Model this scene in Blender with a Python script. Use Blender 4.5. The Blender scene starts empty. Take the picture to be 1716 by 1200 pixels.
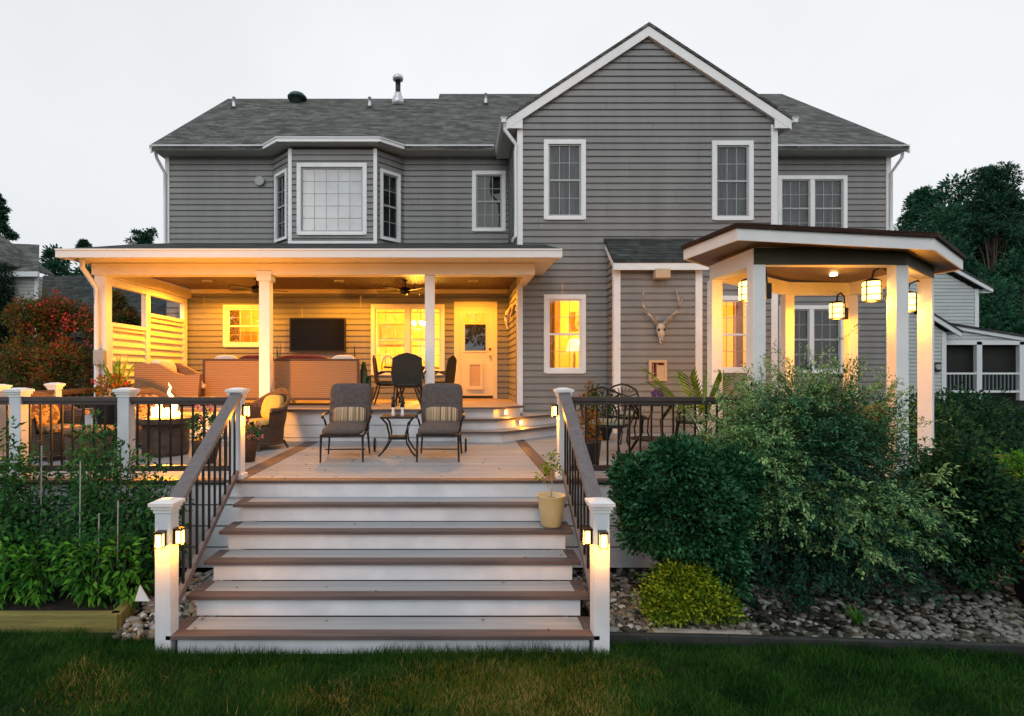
import bpy, math, random
import numpy as np
from mathutils import Vector, Matrix
random.seed(7); RNG = np.random.default_rng(7)
SC = bpy.context.scene; COL = SC.collection
CY, CX, F, HZ = 623.0, 766.0, 900.0, 2.23
def at(px, py, Y): return Vector(((px-CX)/F*Y, Y, HZ-(py-CY)/F*Y))
def ax(px, Y): return (px-CX)/F*Y
def az(py, Y): return HZ-(py-CY)/F*Y
R = math.radians
# ---------------------------------------------------------------- mesh builder
class MB:
    def __init__(s): s.v = []; s.f = []
    def poly(s, pts):
        n = len(s.v); s.v += [tuple(p) for p in pts]; s.f.append(tuple(range(n, n+len(pts)))); return s
    def box(s, x0, x1, y0, y1, z0, z1):
        n = len(s.v)
        s.v += [(x0,y0,z0),(x1,y0,z0),(x1,y1,z0),(x0,y1,z0),(x0,y0,z1),(x1,y0,z1),(x1,y1,z1),(x0,y1,z1)]
        s.f += [tuple(n+i for i in q) for q in ((0,3,2,1),(4,5,6,7),(0,1,5,4),(1,2,6,5),(2,3,7,6),(3,0,4,7))]; return s
    def obox(s, c, u, v, w):
        c, u, v, w = map(Vector, (c, u, v, w)); n = len(s.v)
        for a, b, d in ((-1,-1,-1),(1,-1,-1),(1,1,-1),(-1,1,-1),(-1,-1,1),(1,-1,1),(1,1,1),(-1,1,1)): s.v.append(tuple(c+u*a+v*b+w*d))
        s.f += [tuple(n+i for i in q) for q in ((0,3,2,1),(4,5,6,7),(0,1,5,4),(1,2,6,5),(2,3,7,6),(3,0,4,7))]; return s
    def bar(s, p, q, w, h, up=(0,0,1)):
        p, q, up = Vector(p), Vector(q), Vector(up); d = q-p
        if abs(d.normalized().dot(up)) > .99: up = Vector((0,1,0))
        a = d.cross(up).normalized(); b = a.cross(d).normalized()
        return s.obox((p+q)/2, d/2, a*(w/2), b*(h/2))
    def tube(s, pts, r, n=6, cap=True):
        pts = [Vector(p) for p in pts]; rs = r if isinstance(r, (list, tuple)) else [r]*len(pts)
        base = len(s.v); up = Vector((.13,.07,1)).normalized()
        for i, p in enumerate(pts):
            t = (pts[min(i+1, len(pts)-1)]-pts[max(i-1, 0)]).normalized()
            a = t.cross(up)
            if a.length < .1: a = t.cross(Vector((1,0,0)))
            a.normalize(); b = t.cross(a)
            for k in range(n):
                g = 2*math.pi*k/n; s.v.append(tuple(p+(a*math.cos(g)+b*math.sin(g))*rs[i]))
        for i in range(len(pts)-1):
            for k in range(n):
                k2 = (k+1) % n; s.f.append((base+i*n+k, base+i*n+k2, base+(i+1)*n+k2, base+(i+1)*n+k))
        if cap:
            s.f.append(tuple(base+k for k in range(n))); s.f.append(tuple(base+(len(pts)-1)*n+k for k in reversed(range(n))))
        return s
    def lathe(s, prof, c=(0,0,0), n=20, sx=1, sy=1):
        base = len(s.v)
        for r, z in prof:
            for k in range(n):
                g = 2*math.pi*k/n; s.v.append((c[0]+r*sx*math.cos(g), c[1]+r*sy*math.sin(g), c[2]+z))
        m = len(prof)
        for i in range(m-1):
            for k in range(n):
                k2 = (k+1) % n; s.f.append((base+i*n+k, base+i*n+k2, base+(i+1)*n+k2, base+(i+1)*n+k))
        s.f.append(tuple(base+k for k in reversed(range(n)))); s.f.append(tuple(base+(m-1)*n+k for k in range(n)))
        return s
    def prism(s, pl, z0, z1):
        n = len(pl); b = len(s.v)
        s.v += [(x,y,z0) for x, y in pl]+[(x,y,z1) for x, y in pl]
        s.f.append(tuple(b+i for i in reversed(range(n)))); s.f.append(tuple(b+n+i for i in range(n)))
        for i in range(n): j = (i+1) % n; s.f.append((b+i, b+j, b+n+j, b+n+i))
        return s
    def slab(s, pts, t):   # polygon extruded down (tuple t = offset vector or thickness)
        off = Vector((0,0,-t)) if isinstance(t, (int, float)) else Vector(t)
        n = len(pts); b = len(s.v); pts = [Vector(p) for p in pts]
        s.v += [tuple(p) for p in pts]+[tuple(p+off) for p in pts]
        s.f.append(tuple(b+i for i in range(n))); s.f.append(tuple(b+n+i for i in reversed(range(n))))
        for i in range(n): j = (i+1) % n; s.f.append((b+i, b+n+i, b+n+j, b+j))
        return s
    def cush(s, c, u, v, w, e=.32, n=14, m=10):   # superellipsoid cushion, half-axes u v w
        c, u, v, w = map(Vector, (c, u, v, w)); b = len(s.v)
        sg = lambda x, p: math.copysign(abs(x)**p, x)
        for i in range(m+1):
            ph = -math.pi/2+math.pi*i/m
            for k in range(n):
                th = 2*math.pi*k/n
                s.v.append(tuple(c+u*(sg(math.cos(ph), .6)*sg(math.cos(th), e))+v*(sg(math.cos(ph), .6)*sg(math.sin(th), e))+w*sg(math.sin(ph), .75)))
        for i in range(m):
            for k in range(n): k2 = (k+1) % n; s.f.append((b+i*n+k, b+i*n+k2, b+(i+1)*n+k2, b+(i+1)*n+k))
        return s
    def build(s, name, mat, parent=None, smooth=False, bevel=0, rot=0):
        me = bpy.data.meshes.new(name)
        off = Vector((0,0,0))
        if parent is not None:
            p = parent
            while p is not None: off = off+Vector(p.location); p = p.parent
        else:
            xs = [v[0] for v in s.v]; ys = [v[1] for v in s.v]
            off = Vector(((min(xs)+max(xs))/2, (min(ys)+max(ys))/2, min(v[2] for v in s.v)))
        me.from_pydata([(v[0]-off[0], v[1]-off[1], v[2]-off[2]) for v in s.v], [], s.f)
        me.materials.append(mat); me.update()
        if smooth: me.shade_smooth()
        o = bpy.data.objects.new(name, me); COL.objects.link(o)
        if parent is not None: o.parent = parent
        else: o.location = off
        if bevel:
            b = o.modifiers.new('bevel', 'BEVEL'); b.width = bevel; b.segments = 2; b.limit_method = 'ANGLE'
        return o
def tag(o, label=None, cat=None, group=None, kind=None):
    if label: o['label'] = label
    if cat: o['category'] = cat
    if group: o['group'] = group
    if kind: o['kind'] = kind
    return o
def thing(name, label, cat, loc=(0,0,0), group=None):
    o = bpy.data.objects.new(name, None); COL.objects.link(o); o.location = loc; o.empty_display_size = .2
    return tag(o, label, cat, group)
def kids(o): return [c for c in bpy.data.objects if c.parent == o]
def dup(root, loc, rz=0, label=None):
    m = {}
    r = root.copy(); COL.objects.link(r); r.location = loc; r.rotation_euler = (0,0,rz)
    if label: r['label'] = label
    for ch in kids(root):
        c = ch.copy(); COL.objects.link(c); c.parent = r
        if c.type == 'LIGHT': pass
        for g in kids(ch): d = g.copy(); COL.objects.link(d); d.parent = c
    return r
# ---------------------------------------------------------------- materials
def mat(name, col, rough=.6, col2=None, scale=8, metal=0, spec=.5, bump=0, bscale=40, stretch=(1,1,1), coord='Object', emit=None, es=0, detail=5, lo=.35, hi=.65):
    m = bpy.data.materials.new(name); m.use_nodes = True; nt = m.node_tree; N = nt.nodes; L = nt.links
    b = N['Principled BSDF']; b.inputs['Roughness'].default_value = rough; b.inputs['Metallic'].default_value = metal
    b.inputs['Specular IOR Level'].default_value = spec
    b.inputs['Base Color'].default_value = (*col, 1)
    if col2 or bump:
        tc = N.new('ShaderNodeTexCoord'); mp = N.new('ShaderNodeMapping'); mp.inputs['Scale'].default_value = stretch
        L.new(tc.outputs[coord], mp.inputs[0])
    if col2:
        n = N.new('ShaderNodeTexNoise'); n.inputs['Scale'].default_value = scale; n.inputs['Detail'].default_value = detail; L.new(mp.outputs[0], n.inputs['Vector'])
        r = N.new('ShaderNodeValToRGB'); r.color_ramp.elements[0].position = lo; r.color_ramp.elements[1].position = hi
        r.color_ramp.elements[0].color = (*col, 1); r.color_ramp.elements[1].color = (*col2, 1)
        L.new(n.outputs['Fac'], r.inputs[0]); L.new(r.outputs[0], b.inputs['Base Color'])
    if bump:
        n2 = N.new('ShaderNodeTexNoise'); n2.inputs['Scale'].default_value = bscale; n2.inputs['Detail'].default_value = 4; L.new(mp.outputs[0], n2.inputs['Vector'])
        bp = N.new('ShaderNodeBump'); bp.inputs['Strength'].default_value = bump; bp.inputs['Distance'].default_value = .02
        L.new(n2.outputs['Fac'], bp.inputs['Height']); L.new(bp.outputs[0], b.inputs['Normal'])
    if emit: b.inputs['Emission Color'].default_value = (*emit, 1); b.inputs['Emission Strength'].default_value = es
    return m
def leafmat(name, cols, trans=.25, rough=.5, nscale=4.5):
    m = bpy.data.materials.new(name); m.use_nodes = True; nt = m.node_tree; N = nt.nodes; L = nt.links
    b = N['Principled BSDF']; b.inputs['Roughness'].default_value = rough+.1; b.inputs['Specular IOR Level'].default_value = .1
    g = N.new('ShaderNodeNewGeometry'); r = N.new('ShaderNodeValToRGB')
    el = r.color_ramp.elements
    while len(el) < len(cols): el.new(.5)
    for i, c in enumerate(cols): el[i].position = i/(len(cols)-1); el[i].color = (*c, 1)
    tc = N.new('ShaderNodeTexCoord'); nz = N.new('ShaderNodeTexNoise'); nz.inputs['Scale'].default_value = nscale; nz.inputs['Detail'].default_value = 2; L.new(tc.outputs['Object'], nz.inputs['Vector'])
    m1 = N.new('ShaderNodeMath'); m1.operation = 'MULTIPLY_ADD'; m1.inputs[1].default_value = 2.4; m1.inputs[2].default_value = -1.2; L.new(nz.outputs['Fac'], m1.inputs[0])
    m2 = N.new('ShaderNodeMath'); m2.operation = 'ADD'; m2.use_clamp = True; L.new(g.outputs['Random Per Island'], m2.inputs[0]); L.new(m1.outputs[0], m2.inputs[1])
    L.new(m2.outputs[0], r.inputs[0]); L.new(r.outputs[0], b.inputs['Base Color'])
    t = N.new('ShaderNodeBsdfTranslucent'); L.new(r.outputs[0], t.inputs[0])
    mx = N.new('ShaderNodeMixShader'); mx.inputs[0].default_value = trans
    L.new(b.outputs[0], mx.inputs[1]); L.new(t.outputs[0], mx.inputs[2]); L.new(mx.outputs[0], N['Material Output'].inputs[0])
    return m
def shinglemat(name, c1, c2, zrow=.09):
    m = bpy.data.materials.new(name); m.use_nodes = True; nt = m.node_tree; N = nt.nodes; L = nt.links
    b = N['Principled BSDF']; b.inputs['Roughness'].default_value = .9; b.inputs['Specular IOR Level'].default_value = .2
    tc = N.new('ShaderNodeTexCoord'); sp = N.new('ShaderNodeSeparateXYZ'); L.new(tc.outputs['Object'], sp.inputs[0])
    ad = N.new('ShaderNodeMath'); ad.operation = 'ADD'; L.new(sp.outputs[0], ad.inputs[0]); L.new(sp.outputs[1], ad.inputs[1])
    cb = N.new('ShaderNodeCombineXYZ'); L.new(ad.outputs[0], cb.inputs[0]); L.new(sp.outputs[2], cb.inputs[1])
    br = N.new('ShaderNodeTexBrick'); br.inputs['Scale'].default_value = 1; br.inputs['Brick Width'].default_value = .3; br.inputs['Row Height'].default_value = zrow
    br.inputs['Mortar Size'].default_value = .006; br.inputs['Mortar Smooth'].default_value = .3; br.inputs['Bias'].default_value = 0
    br.inputs['Color1'].default_value = (*c1, 1); br.inputs['Color2'].default_value = (*c2, 1); br.inputs['Mortar'].default_value = (*[x*.45 for x in c1], 1)
    L.new(cb.outputs[0], br.inputs['Vector'])
    n = N.new('ShaderNodeTexNoise'); n.inputs['Scale'].default_value = 3.5; n.inputs['Detail'].default_value = 8; n.inputs['Roughness'].default_value = .7; L.new(tc.outputs['Object'], n.inputs['Vector'])
    mr = N.new('ShaderNodeMapRange'); mr.inputs[1].default_value = .3; mr.inputs[2].default_value = .7; mr.inputs[3].default_value = .55; mr.inputs[4].default_value = 1.45; L.new(n.outputs['Fac'], mr.inputs[0])
    mx = N.new('ShaderNodeVectorMath'); mx.operation = 'SCALE'; L.new(br.outputs['Color'], mx.inputs[0]); L.new(mr.outputs[0], mx.inputs['Scale'])
    L.new(mx.outputs[0], b.inputs['Base Color'])
    bp = N.new('ShaderNodeBump'); bp.inputs['Strength'].default_value = .5; bp.inputs['Distance'].default_value = .01; L.new(br.outputs['Fac'], bp.inputs['Height']); bp.invert = True
    L.new(bp.outputs[0], b.inputs['Normal'])
    return m
def glassmat(name, tint=(1,1,1), refl=.12):
    m = bpy.data.materials.new(name); m.use_nodes = True; nt = m.node_tree; N = nt.nodes; L = nt.links
    N.remove(N['Principled BSDF'])
    t = N.new('ShaderNodeBsdfTransparent'); t.inputs[0].default_value = (*tint, 1)
    g = N.new('ShaderNodeBsdfGlossy'); g.inputs['Roughness'].default_value = .02
    fr = N.new('ShaderNodeFresnel'); fr.inputs[0].default_value = 1.45
    ma = N.new('ShaderNodeMath'); ma.operation = 'MULTIPLY_ADD'; ma.inputs[1].default_value = 1.5; ma.inputs[2].default_value = refl-.06; L.new(fr.outputs[0], ma.inputs[0])
    tc = N.new('ShaderNodeTexCoord'); nz = N.new('ShaderNodeTexNoise'); nz.inputs['Scale'].default_value = 1.3; L.new(tc.outputs['Object'], nz.inputs['Vector'])
    bp = N.new('ShaderNodeBump'); bp.inputs['Strength'].default_value = .12; bp.inputs['Distance'].default_value = .05; L.new(nz.outputs['Fac'], bp.inputs['Height']); L.new(bp.outputs[0], g.inputs['Normal'])
    mx = N.new('ShaderNodeMixShader'); L.new(ma.outputs[0], mx.inputs[0]); L.new(t.outputs[0], mx.inputs[1]); L.new(g.outputs[0], mx.inputs[2]); L.new(mx.outputs[0], N['Material Output'].inputs[0])
    return m
M = dict(
 siding=mat('vinyl_siding', (.19,.192,.19), .55, (.238,.24,.236), 1.6, stretch=(1.5,1.5,.22), lo=.3, hi=.7, bump=.15, bscale=60),
 trim=mat('white_trim', (.72,.73,.74), .5, (.8,.8,.8), 3),
 gutter=mat('white_gutter', (.7,.72,.73), .35),
 soffit=mat('soffit_vinyl', (.5,.52,.5), .6, (.56,.57,.55), 3),
 shingle=shinglemat('asphalt_shingle', (.055,.06,.057), (.14,.143,.135)),
 shingle2=shinglemat('dark_shingle', (.028,.034,.033), (.06,.068,.065), .07),
 shinglered=shinglemat('brown_shingle', (.03,.014,.01), (.045,.02,.015), .07),
 glass=glassmat('window_glass'),
 darkglass=glassmat('upper_glass', refl=.1),
 muntin=mat('grey_muntin_unlit', (.34,.37,.38), .5), muntinw=mat('tan_muntin_lit', (.45,.36,.22), .5), olive=mat('olive_beam_shade', (.045,.045,.02), .6, (.06,.058,.028), 3, stretch=(1,1,6)), dark=mat('dark_interior', (.02,.025,.026), .9),
 curtain=mat('sheer_curtain', (.01,.018,.02), .9, (.075,.095,.1), 2.2, stretch=(7,7,.6), lo=.38, hi=.62),
 blind=mat('pale_blind', (.2,.28,.31), .9, (.42,.53,.6), 1.4, stretch=(1,1,1)),
 room=mat('cream_room', (.8,.62,.3), .8, (.85,.68,.34), 2),
 roomfloor=mat('room_floor', (.3,.15,.06), .5, (.4,.2,.08), 6),
 drape=mat('gold_drape', (.75,.45,.12), .8, (.5,.28,.08), 4, stretch=(8,8,.3)),
 deck=mat('grey_composite', (.25,.275,.305), .6, (.34,.37,.4), 3.2, stretch=(.25,9,9), bump=.2, bscale=30, lo=.3, hi=.7),
 brown=mat('brown_composite', (.075,.058,.058), .5, (.12,.092,.09), 5, stretch=(.3,6,6), bump=.2),
 brown2=mat('brown_rail', (.115,.1,.105), .5, (.155,.135,.138), 6, stretch=(3,3,3), bump=.1),
 railblk=mat('dark_rail', (.045,.035,.032), .45, (.07,.05,.045), 8),
 black=mat('black_metal', (.006,.007,.007), .4, (.015,.015,.015), 12, metal=.3),
 riser=mat('white_riser', (.56,.6,.65), .5, (.67,.71,.76), 3.5, bump=.08, bscale=12),
 porchceil=mat('brown_beadboard', (.075,.042,.025), .5, (.11,.06,.036), 4, stretch=(8,.4,1)),
 wicker=None, cream=mat('cream_door', (.7,.62,.45), .5, (.74,.66,.5), 3), beamwarm=mat('cream_beam_glow', (.74,.66,.48), .5, (.78,.7,.53), 3), bayglass=glassmat('bay_glass', refl=.2),  # porch beam and soffit: warm lamp glow put into the white trim colour
 tv=mat('tv_screen', (.004,.004,.005), .25, spec=.12), tvf=mat('tv_bezel', (.01,.01,.01), .4),
 cushion=mat('grey_cushion', (.062,.056,.056), .9, (.088,.08,.08), 20, bump=.3, bscale=120),
 maroon=mat('maroon_cushion', (.12,.01,.012), .85, (.16,.02,.02), 10), white_c=mat('ivory_cushion', (.7,.62,.55), .85, (.76,.68,.6), 10),
 yellow=mat('yellow_cushion', (.45,.3,.06), .85, (.52,.36,.09), 14),
 pattern=mat('patterned_cushion', (.07,.03,.014), .85, (.26,.17,.07), 22, lo=.48, hi=.52),
 sage=mat('sage_cushion', (.2,.26,.2), .85, (.25,.31,.25), 10),
 sling=mat('dark_sling', (.006,.009,.006), .6, (.016,.018,.013), 30),
 timber=mat('green_timber', (.16,.15,.04), .75, (.26,.22,.06), 5, stretch=(.5,6,6), bump=.4, bscale=30),
 soil=mat('dark_soil', (.012,.009,.007), .95, (.03,.022,.015), 14, bump=.8, bscale=30),
 bark=mat('bark', (.05,.035,.025), .9, (.1,.07,.05), 6, stretch=(4,4,.6), bump=.7),
 stem=mat('green_stem', (.04,.08,.02), .6, (.06,.11,.03), 6),
 potcream=mat('glazed_cream_pot', (.5,.43,.22), .35, (.58,.5,.28), 3, spec=.6),
 potblack=mat('black_pot', (.012,.012,.013), .5), edge=mat('dark_edging', (.012,.016,.014), .7, (.025,.03,.028), 6, bump=.3),
 bone=mat('bone', (.6,.52,.42), .7, (.45,.36,.27), 10), antler=mat('antler', (.2,.14,.1), .7, (.5,.42,.33), 9),
 tan=mat('tan_plastic', (.5,.36,.22), .5, (.55,.4,.25), 5), greyplas=mat('grey_plastic', (.3,.32,.33), .5),
 galv=mat('galvanised', (.5,.53,.55), .35, (.6,.63,.65), 9, metal=.6),
 stone=mat('fire_table_stone', (.05,.035,.025), .8, (.1,.07,.05), 9, bump=.5),
 nwall=mat('neighbour_siding', (.4,.45,.45), .6, (.46,.5,.5), 2), nwhite=mat('neighbour_trim', (.6,.64,.66), .5),
 screen=mat('dark_screen', (.004,.008,.006), .8, (.01,.013,.009), 2),
 earth=mat('bed_earth', (.02,.018,.014), .95, (.045,.04,.03), 9, bump=.6, bscale=20),
 petalred=mat('red_petal', (.35,.015,.02), .6), petalpink=mat('pink_petal', (.7,.15,.2), .6), petalviolet=leafmat('violet_petal', [(.09,.04,.2),(.25,.13,.42)], .2), paper=mat('white_plastic', (.75,.77,.8), .5),
)
def siding_lines(m): pass
def vary(m, amt):   # small tone change from board to board
    nt = m.node_tree; N = nt.nodes; L = nt.links; b = N['Principled BSDF']; src = b.inputs['Base Color'].links[0].from_socket
    g = N.new('ShaderNodeNewGeometry'); mr = N.new('ShaderNodeMapRange'); mr.inputs[3].default_value = 1-amt; mr.inputs[4].default_value = 1+amt; L.new(g.outputs['Random Per Island'], mr.inputs[0])
    v = N.new('ShaderNodeVectorMath'); v.operation = 'SCALE'; L.new(src, v.inputs[0]); L.new(mr.outputs[0], v.inputs['Scale']); L.new(v.outputs[0], b.inputs['Base Color'])
vary(M['siding'], .035); vary(M['deck'], .1); vary(M['riser'], .02)
# wicker: horizontal weave
def wickermat(name, c1, c2, sc=14):
    m = bpy.data.materials.new(name); m.use_nodes = True; nt = m.node_tree; N = nt.nodes; L = nt.links
    b = N['Principled BSDF']; b.inputs['Roughness'].default_value = .55
    tc = N.new('ShaderNodeTexCoord'); w = N.new('ShaderNodeTexWave'); w.bands_direction = 'Z'; w.inputs['Scale'].default_value = sc; w.inputs['Distortion'].default_value = 1.2; w.inputs['Detail'].default_value = 2; w.inputs['Detail Scale'].default_value = 6
    L.new(tc.outputs['Object'], w.inputs['Vector'])
    r = N.new('ShaderNodeValToRGB'); r.color_ramp.elements[0].color = (*c1, 1); r.color_ramp.elements[1].color = (*c2, 1); L.new(w.outputs['Fac'], r.inputs[0]); L.new(r.outputs[0], b.inputs['Base Color'])
    bp = N.new('ShaderNodeBump'); bp.inputs['Strength'].default_value = .5; bp.inputs['Distance'].default_value = .01; L.new(w.outputs['Fac'], bp.inputs['Height']); L.new(bp.outputs[0], b.inputs['Normal'])
    return m
M['wicker'] = wickermat('brown_wicker', (.05,.025,.013), (.1,.052,.027)); M['wickersofa'] = wickermat('tan_wicker', (.22,.12,.05), (.33,.18,.08), 9)
def stripemat():
    m = bpy.data.materials.new('striped_pillow'); m.use_nodes = True; nt = m.node_tree; N = nt.nodes; L = nt.links
    b = N['Principled BSDF']; b.inputs['Roughness'].default_value = .85
    tc = N.new('ShaderNodeTexCoord'); sp = N.new('ShaderNodeSeparateXYZ'); L.new(tc.outputs['Object'], sp.inputs[0])
    n = N.new('ShaderNodeTexNoise'); n.noise_dimensions = '1D'; n.inputs['Scale'].default_value = 38; n.inputs['Detail'].default_value = 3; L.new(sp.outputs[0], n.inputs['W'])
    r = N.new('ShaderNodeValToRGB'); e = r.color_ramp.elements; e[0].position = .38; e[1].position = .6; e[0].color = (.11,.07,.04,1); e[1].color = (.5,.4,.3,1); x = e.new(.5); x.color = (.3,.24,.14,1)
    L.new(n.outputs['Fac'], r.inputs[0]); L.new(r.outputs[0], b.inputs['Base Color']); return m
M['stripe'] = stripemat()
def emis(name, col, s, base=(.8,.8,.8)): return mat(name, base, .5, emit=col, es=s)
M['lampglass'] = emis('lit_lantern_glass', (1,.6,.13), 5)
M['downglass'] = emis('lit_downlight', (1,.7,.35), 25)
M['flame'] = emis('flame', (1,.5,.1), 9); M['embers'] = emis('embers', (1,.42,.06), 5)
M['chand'] = emis('chandelier_bulbs', (1,.8,.45), 40)
def lamp(name, loc, col, e, r=.05, kind='POINT', parent=None, spot=None, rot=None):
    l = bpy.data.lights.new(name, kind); l.color = col; l.energy = e
    if kind in ('POINT', 'SPOT'): l.shadow_soft_size = r
    if kind == 'SPOT': l.spot_size = spot or R(140); l.spot_blend = .35
    o = bpy.data.objects.new(name, l); COL.objects.link(o); o.location = loc
    if rot: o.rotation_euler = rot
    if parent is not None:
        p = parent; off = Vector((0,0,0))
        while p is not None: off += Vector(p.location); p = p.parent
        o.parent = parent; o.location = Vector(loc)-off
    return o
WARM = (1,.36,.03); WARM2 = (1,.345,.02)
# ---------------------------------------------------------------- foliage
def leafmesh(name, P, D, N, L, W, m, parent=None, fold=.15):
    D = D/np.linalg.norm(D, axis=1, keepdims=True); S = np.cross(D, N); S /= (np.linalg.norm(S, axis=1, keepdims=True)+1e-9); U = np.cross(S, D)
    L = np.broadcast_to(L, (len(P),))[:, None]; W = np.broadcast_to(W, (len(P),))[:, None]
    mid = P+D*L*.45
    V = np.stack([P, mid+S*W*.5+U*L*fold, P+D*L-U*L*fold*.6, mid-S*W*.5+U*L*fold], 1)
    off = np.array([0.,0,0])
    if parent is not None:
        p = parent
        while p is not None: off = off+np.array(p.location); p = p.parent
    else: off = np.array([V[..., 0].mean(), V[..., 1].mean(), V[..., 2].min()])
    V = (V-off).reshape(-1, 3).astype(np.float32); n = len(P)
    me = bpy.data.meshes.new(name); me.vertices.add(4*n); me.vertices.foreach_set('co', V.ravel())
    me.loops.add(4*n); me.loops.foreach_set('vertex_index', np.arange(4*n, dtype=np.int32))
    me.polygons.add(n); me.polygons.foreach_set('loop_start', np.arange(n, dtype=np.int32)*4)
    try: me.polygons.foreach_set('loop_total', np.full(n, 4, dtype=np.int32))
    except Exception: pass
    me.materials.append(m); me.update(calc_edges=True)
    o = bpy.data.objects.new(name, me); COL.objects.link(o)
    if parent is not None: o.parent = parent
    else: o.location = off
    return o
def rdir(n):
    d = RNG.normal(size=(n, 3)); return d/np.linalg.norm(d, axis=1, keepdims=True)
def clumps(lobes, per, csize, nleaf, up=.35, shell=.55, flat=1.0):
    """lobes: (cx,cy,cz,rx,ry,rz,weight) -> leaf points, directions, normals"""
    Ps, Ds = [], []
    for cx, cy, cz, rx, ry, rz, w in lobes:
        k = int(per*w); d = rdir(k); rr = (shell+(1-shell)*RNG.random(k)**.6)[:, None]
        lump = 1+.12*np.sin(d[:, :1]*5+cx*3)+.1*np.sin(d[:, 1:2]*7+cz)+.08*np.sin(d[:, 2:]*9)
        c = np.array([cx, cy, cz])+d*rr*lump*np.array([rx, ry, rz])
        q = np.repeat(c, nleaf, 0); dd = np.repeat(d, nleaf, 0)
        o = rdir(k*nleaf); o[:, 2] *= flat
        Ps.append(q+o*csize*RNG.random((k*nleaf, 1))**.5); Ds.append(dd*.7+o*.9+np.array([0,0,up*.5]))
    P = np.concatenate(Ps); D = np.concatenate(Ds); N = rdir(len(P))*.6+np.array([0,-.25,.7])+D*.2
    return P, D, N
def sprays(base, n, length, nl, droop, spread, rise, jit=.02, dirs=None, z0=0):
    """arching twigs from points; returns leaf pts, dirs and twig lines"""
    P, D, lines = [], [], []
    for i in range(n):
        a = RNG.random()*2*math.pi; b = base[RNG.integers(len(base))]
        el = rise[0]+(rise[1]-rise[0])*RNG.random(); l = length*(.6+.5*RNG.random())
        v = np.array([math.cos(a)*math.cos(el), math.sin(a)*math.cos(el), math.sin(el)])
        p = np.array(b, float)+RNG.normal(size=3)*spread; pts = [p.copy()]
        st = 8
        for k in range(st):
            v = v+np.array([0,0,-droop/st])+RNG.normal(size=3)*.06; v /= np.linalg.norm(v); p = p+v*l/st; p[2] = max(p[2], z0+.03); pts.append(p.copy())
        pts = np.array(pts); lines.append(pts)
        t = RNG.random(nl)*.85+.15; idx = np.minimum((t*st).astype(int), st-1); fr = (t*st-idx)[:, None]
        q = pts[idx]*(1-fr)+pts[idx+1]*fr; seg = pts[idx+1]-pts[idx]; seg /= np.linalg.norm(seg, axis=1, keepdims=True)
        P.append(q+RNG.normal(size=(nl, 3))*jit); D.append(seg*.9+rdir(nl)*.75)
    P = np.concatenate(P); D = np.concatenate(D); N = rdir(len(P))*.5+np.array([0,-.2,.8])
    return P, D, N, lines
def twigs(lines, r, name, m, parent):
    mb = MB()
    for l in lines: mb.tube([tuple(x) for x in l[::2]], [r*(1-.7*i/max(1, len(l[::2])-1)) for i in range(len(l[::2]))], 3, cap=False)
    return mb.build(name, m, parent)
# ================================================================ HOUSE
WY, GY, BY = 12.57, 10.75, 12.0
def siding(mb, p0, u, L, z0, z1, holes=(), exp=.1335, clip=None, d=.028):
    """horizontal vinyl laps; outward normal is (uy,-ux); holes are (s0,s1,z0,z1); clip(z)->(smin,smax)"""
    ux, uy = u; nx, ny = uy, -ux
    k0 = int(math.floor(z0/exp)); k1 = int(math.ceil(z1/exp))
    for k in range(k0, k1):
        a, b = k*exp, (k+1)*exp; jt = [((k//2*1.37) % 3.66)+3.66*j for j in range(5)]
        br = sorted(set([max(a, z0), min(b, z1), a+exp*.7, a+exp*.8]+[z for h in holes for z in (h[2], h[3]) if a < z < b]))
        br = [z for z in br if max(a, z0)-1e-9 <= z <= min(b, z1)+1e-9]
        def off(z):
            t = (z-a)/exp
            return d*(1-.1*t/.7) if t <= .7 else (d*.9-(d*.9)*(t-.7)/.1 if t <= .8 else 0)
        def P(s, z, o=None):
            o = off(z) if o is None else o
            return (p0[0]+ux*s+nx*o, p0[1]+uy*s+ny*o, z)
        for za, zb in zip(br, br[1:]):
            if zb-za < 1e-5: continue
            zm = (za+zb)/2; iv = [(0, L)]
            for h in holes:
                if h[2] < zm < h[3]:
                    nv = []
                    for s0, s1 in iv:
                        if h[1] <= s0 or h[0] >= s1: nv.append((s0, s1)); continue
                        if h[0] > s0: nv.append((s0, h[0]))
                        if h[1] < s1: nv.append((h[1], s1))
                    iv = nv
            ca = clip(za) if clip else (0, L); cb = clip(zb-1e-6) if clip else (0, L)
            if L > 2.5:
                nv = []
                for s0, s1 in iv:
                    c_ = [s0]+[j for j in jt if s0+.05 < j < s1-.05]+[s1]; nv += [(p_, q_-.003 if q_ < s1 else q_) for p_, q_ in zip(c_, c_[1:])]
                iv = nv
            for s0, s1 in iv:
                a0, a1 = max(s0, ca[0]), min(s1, ca[1]); b0, b1 = max(s0, cb[0]), min(s1, cb[1])
                if a1-a0 < .004: continue
                if b1 < b0: b0 = b1 = (b0+b1)/2
                mb.poly([P(a0, za), P(a1, za), P(b1, zb), P(b0, zb)])
                if abs(za-a) < 1e-6 and za > z0+1e-6: mb.poly([P(a0, za, 0), P(a1, za, 0), P(a1, za), P(a0, za)])
house = thing('house', 'large two-storey house with grey-taupe vinyl siding, a tall front gable and lit porch windows', 'house', (1.6, 14, 0))
H = {}
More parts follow.
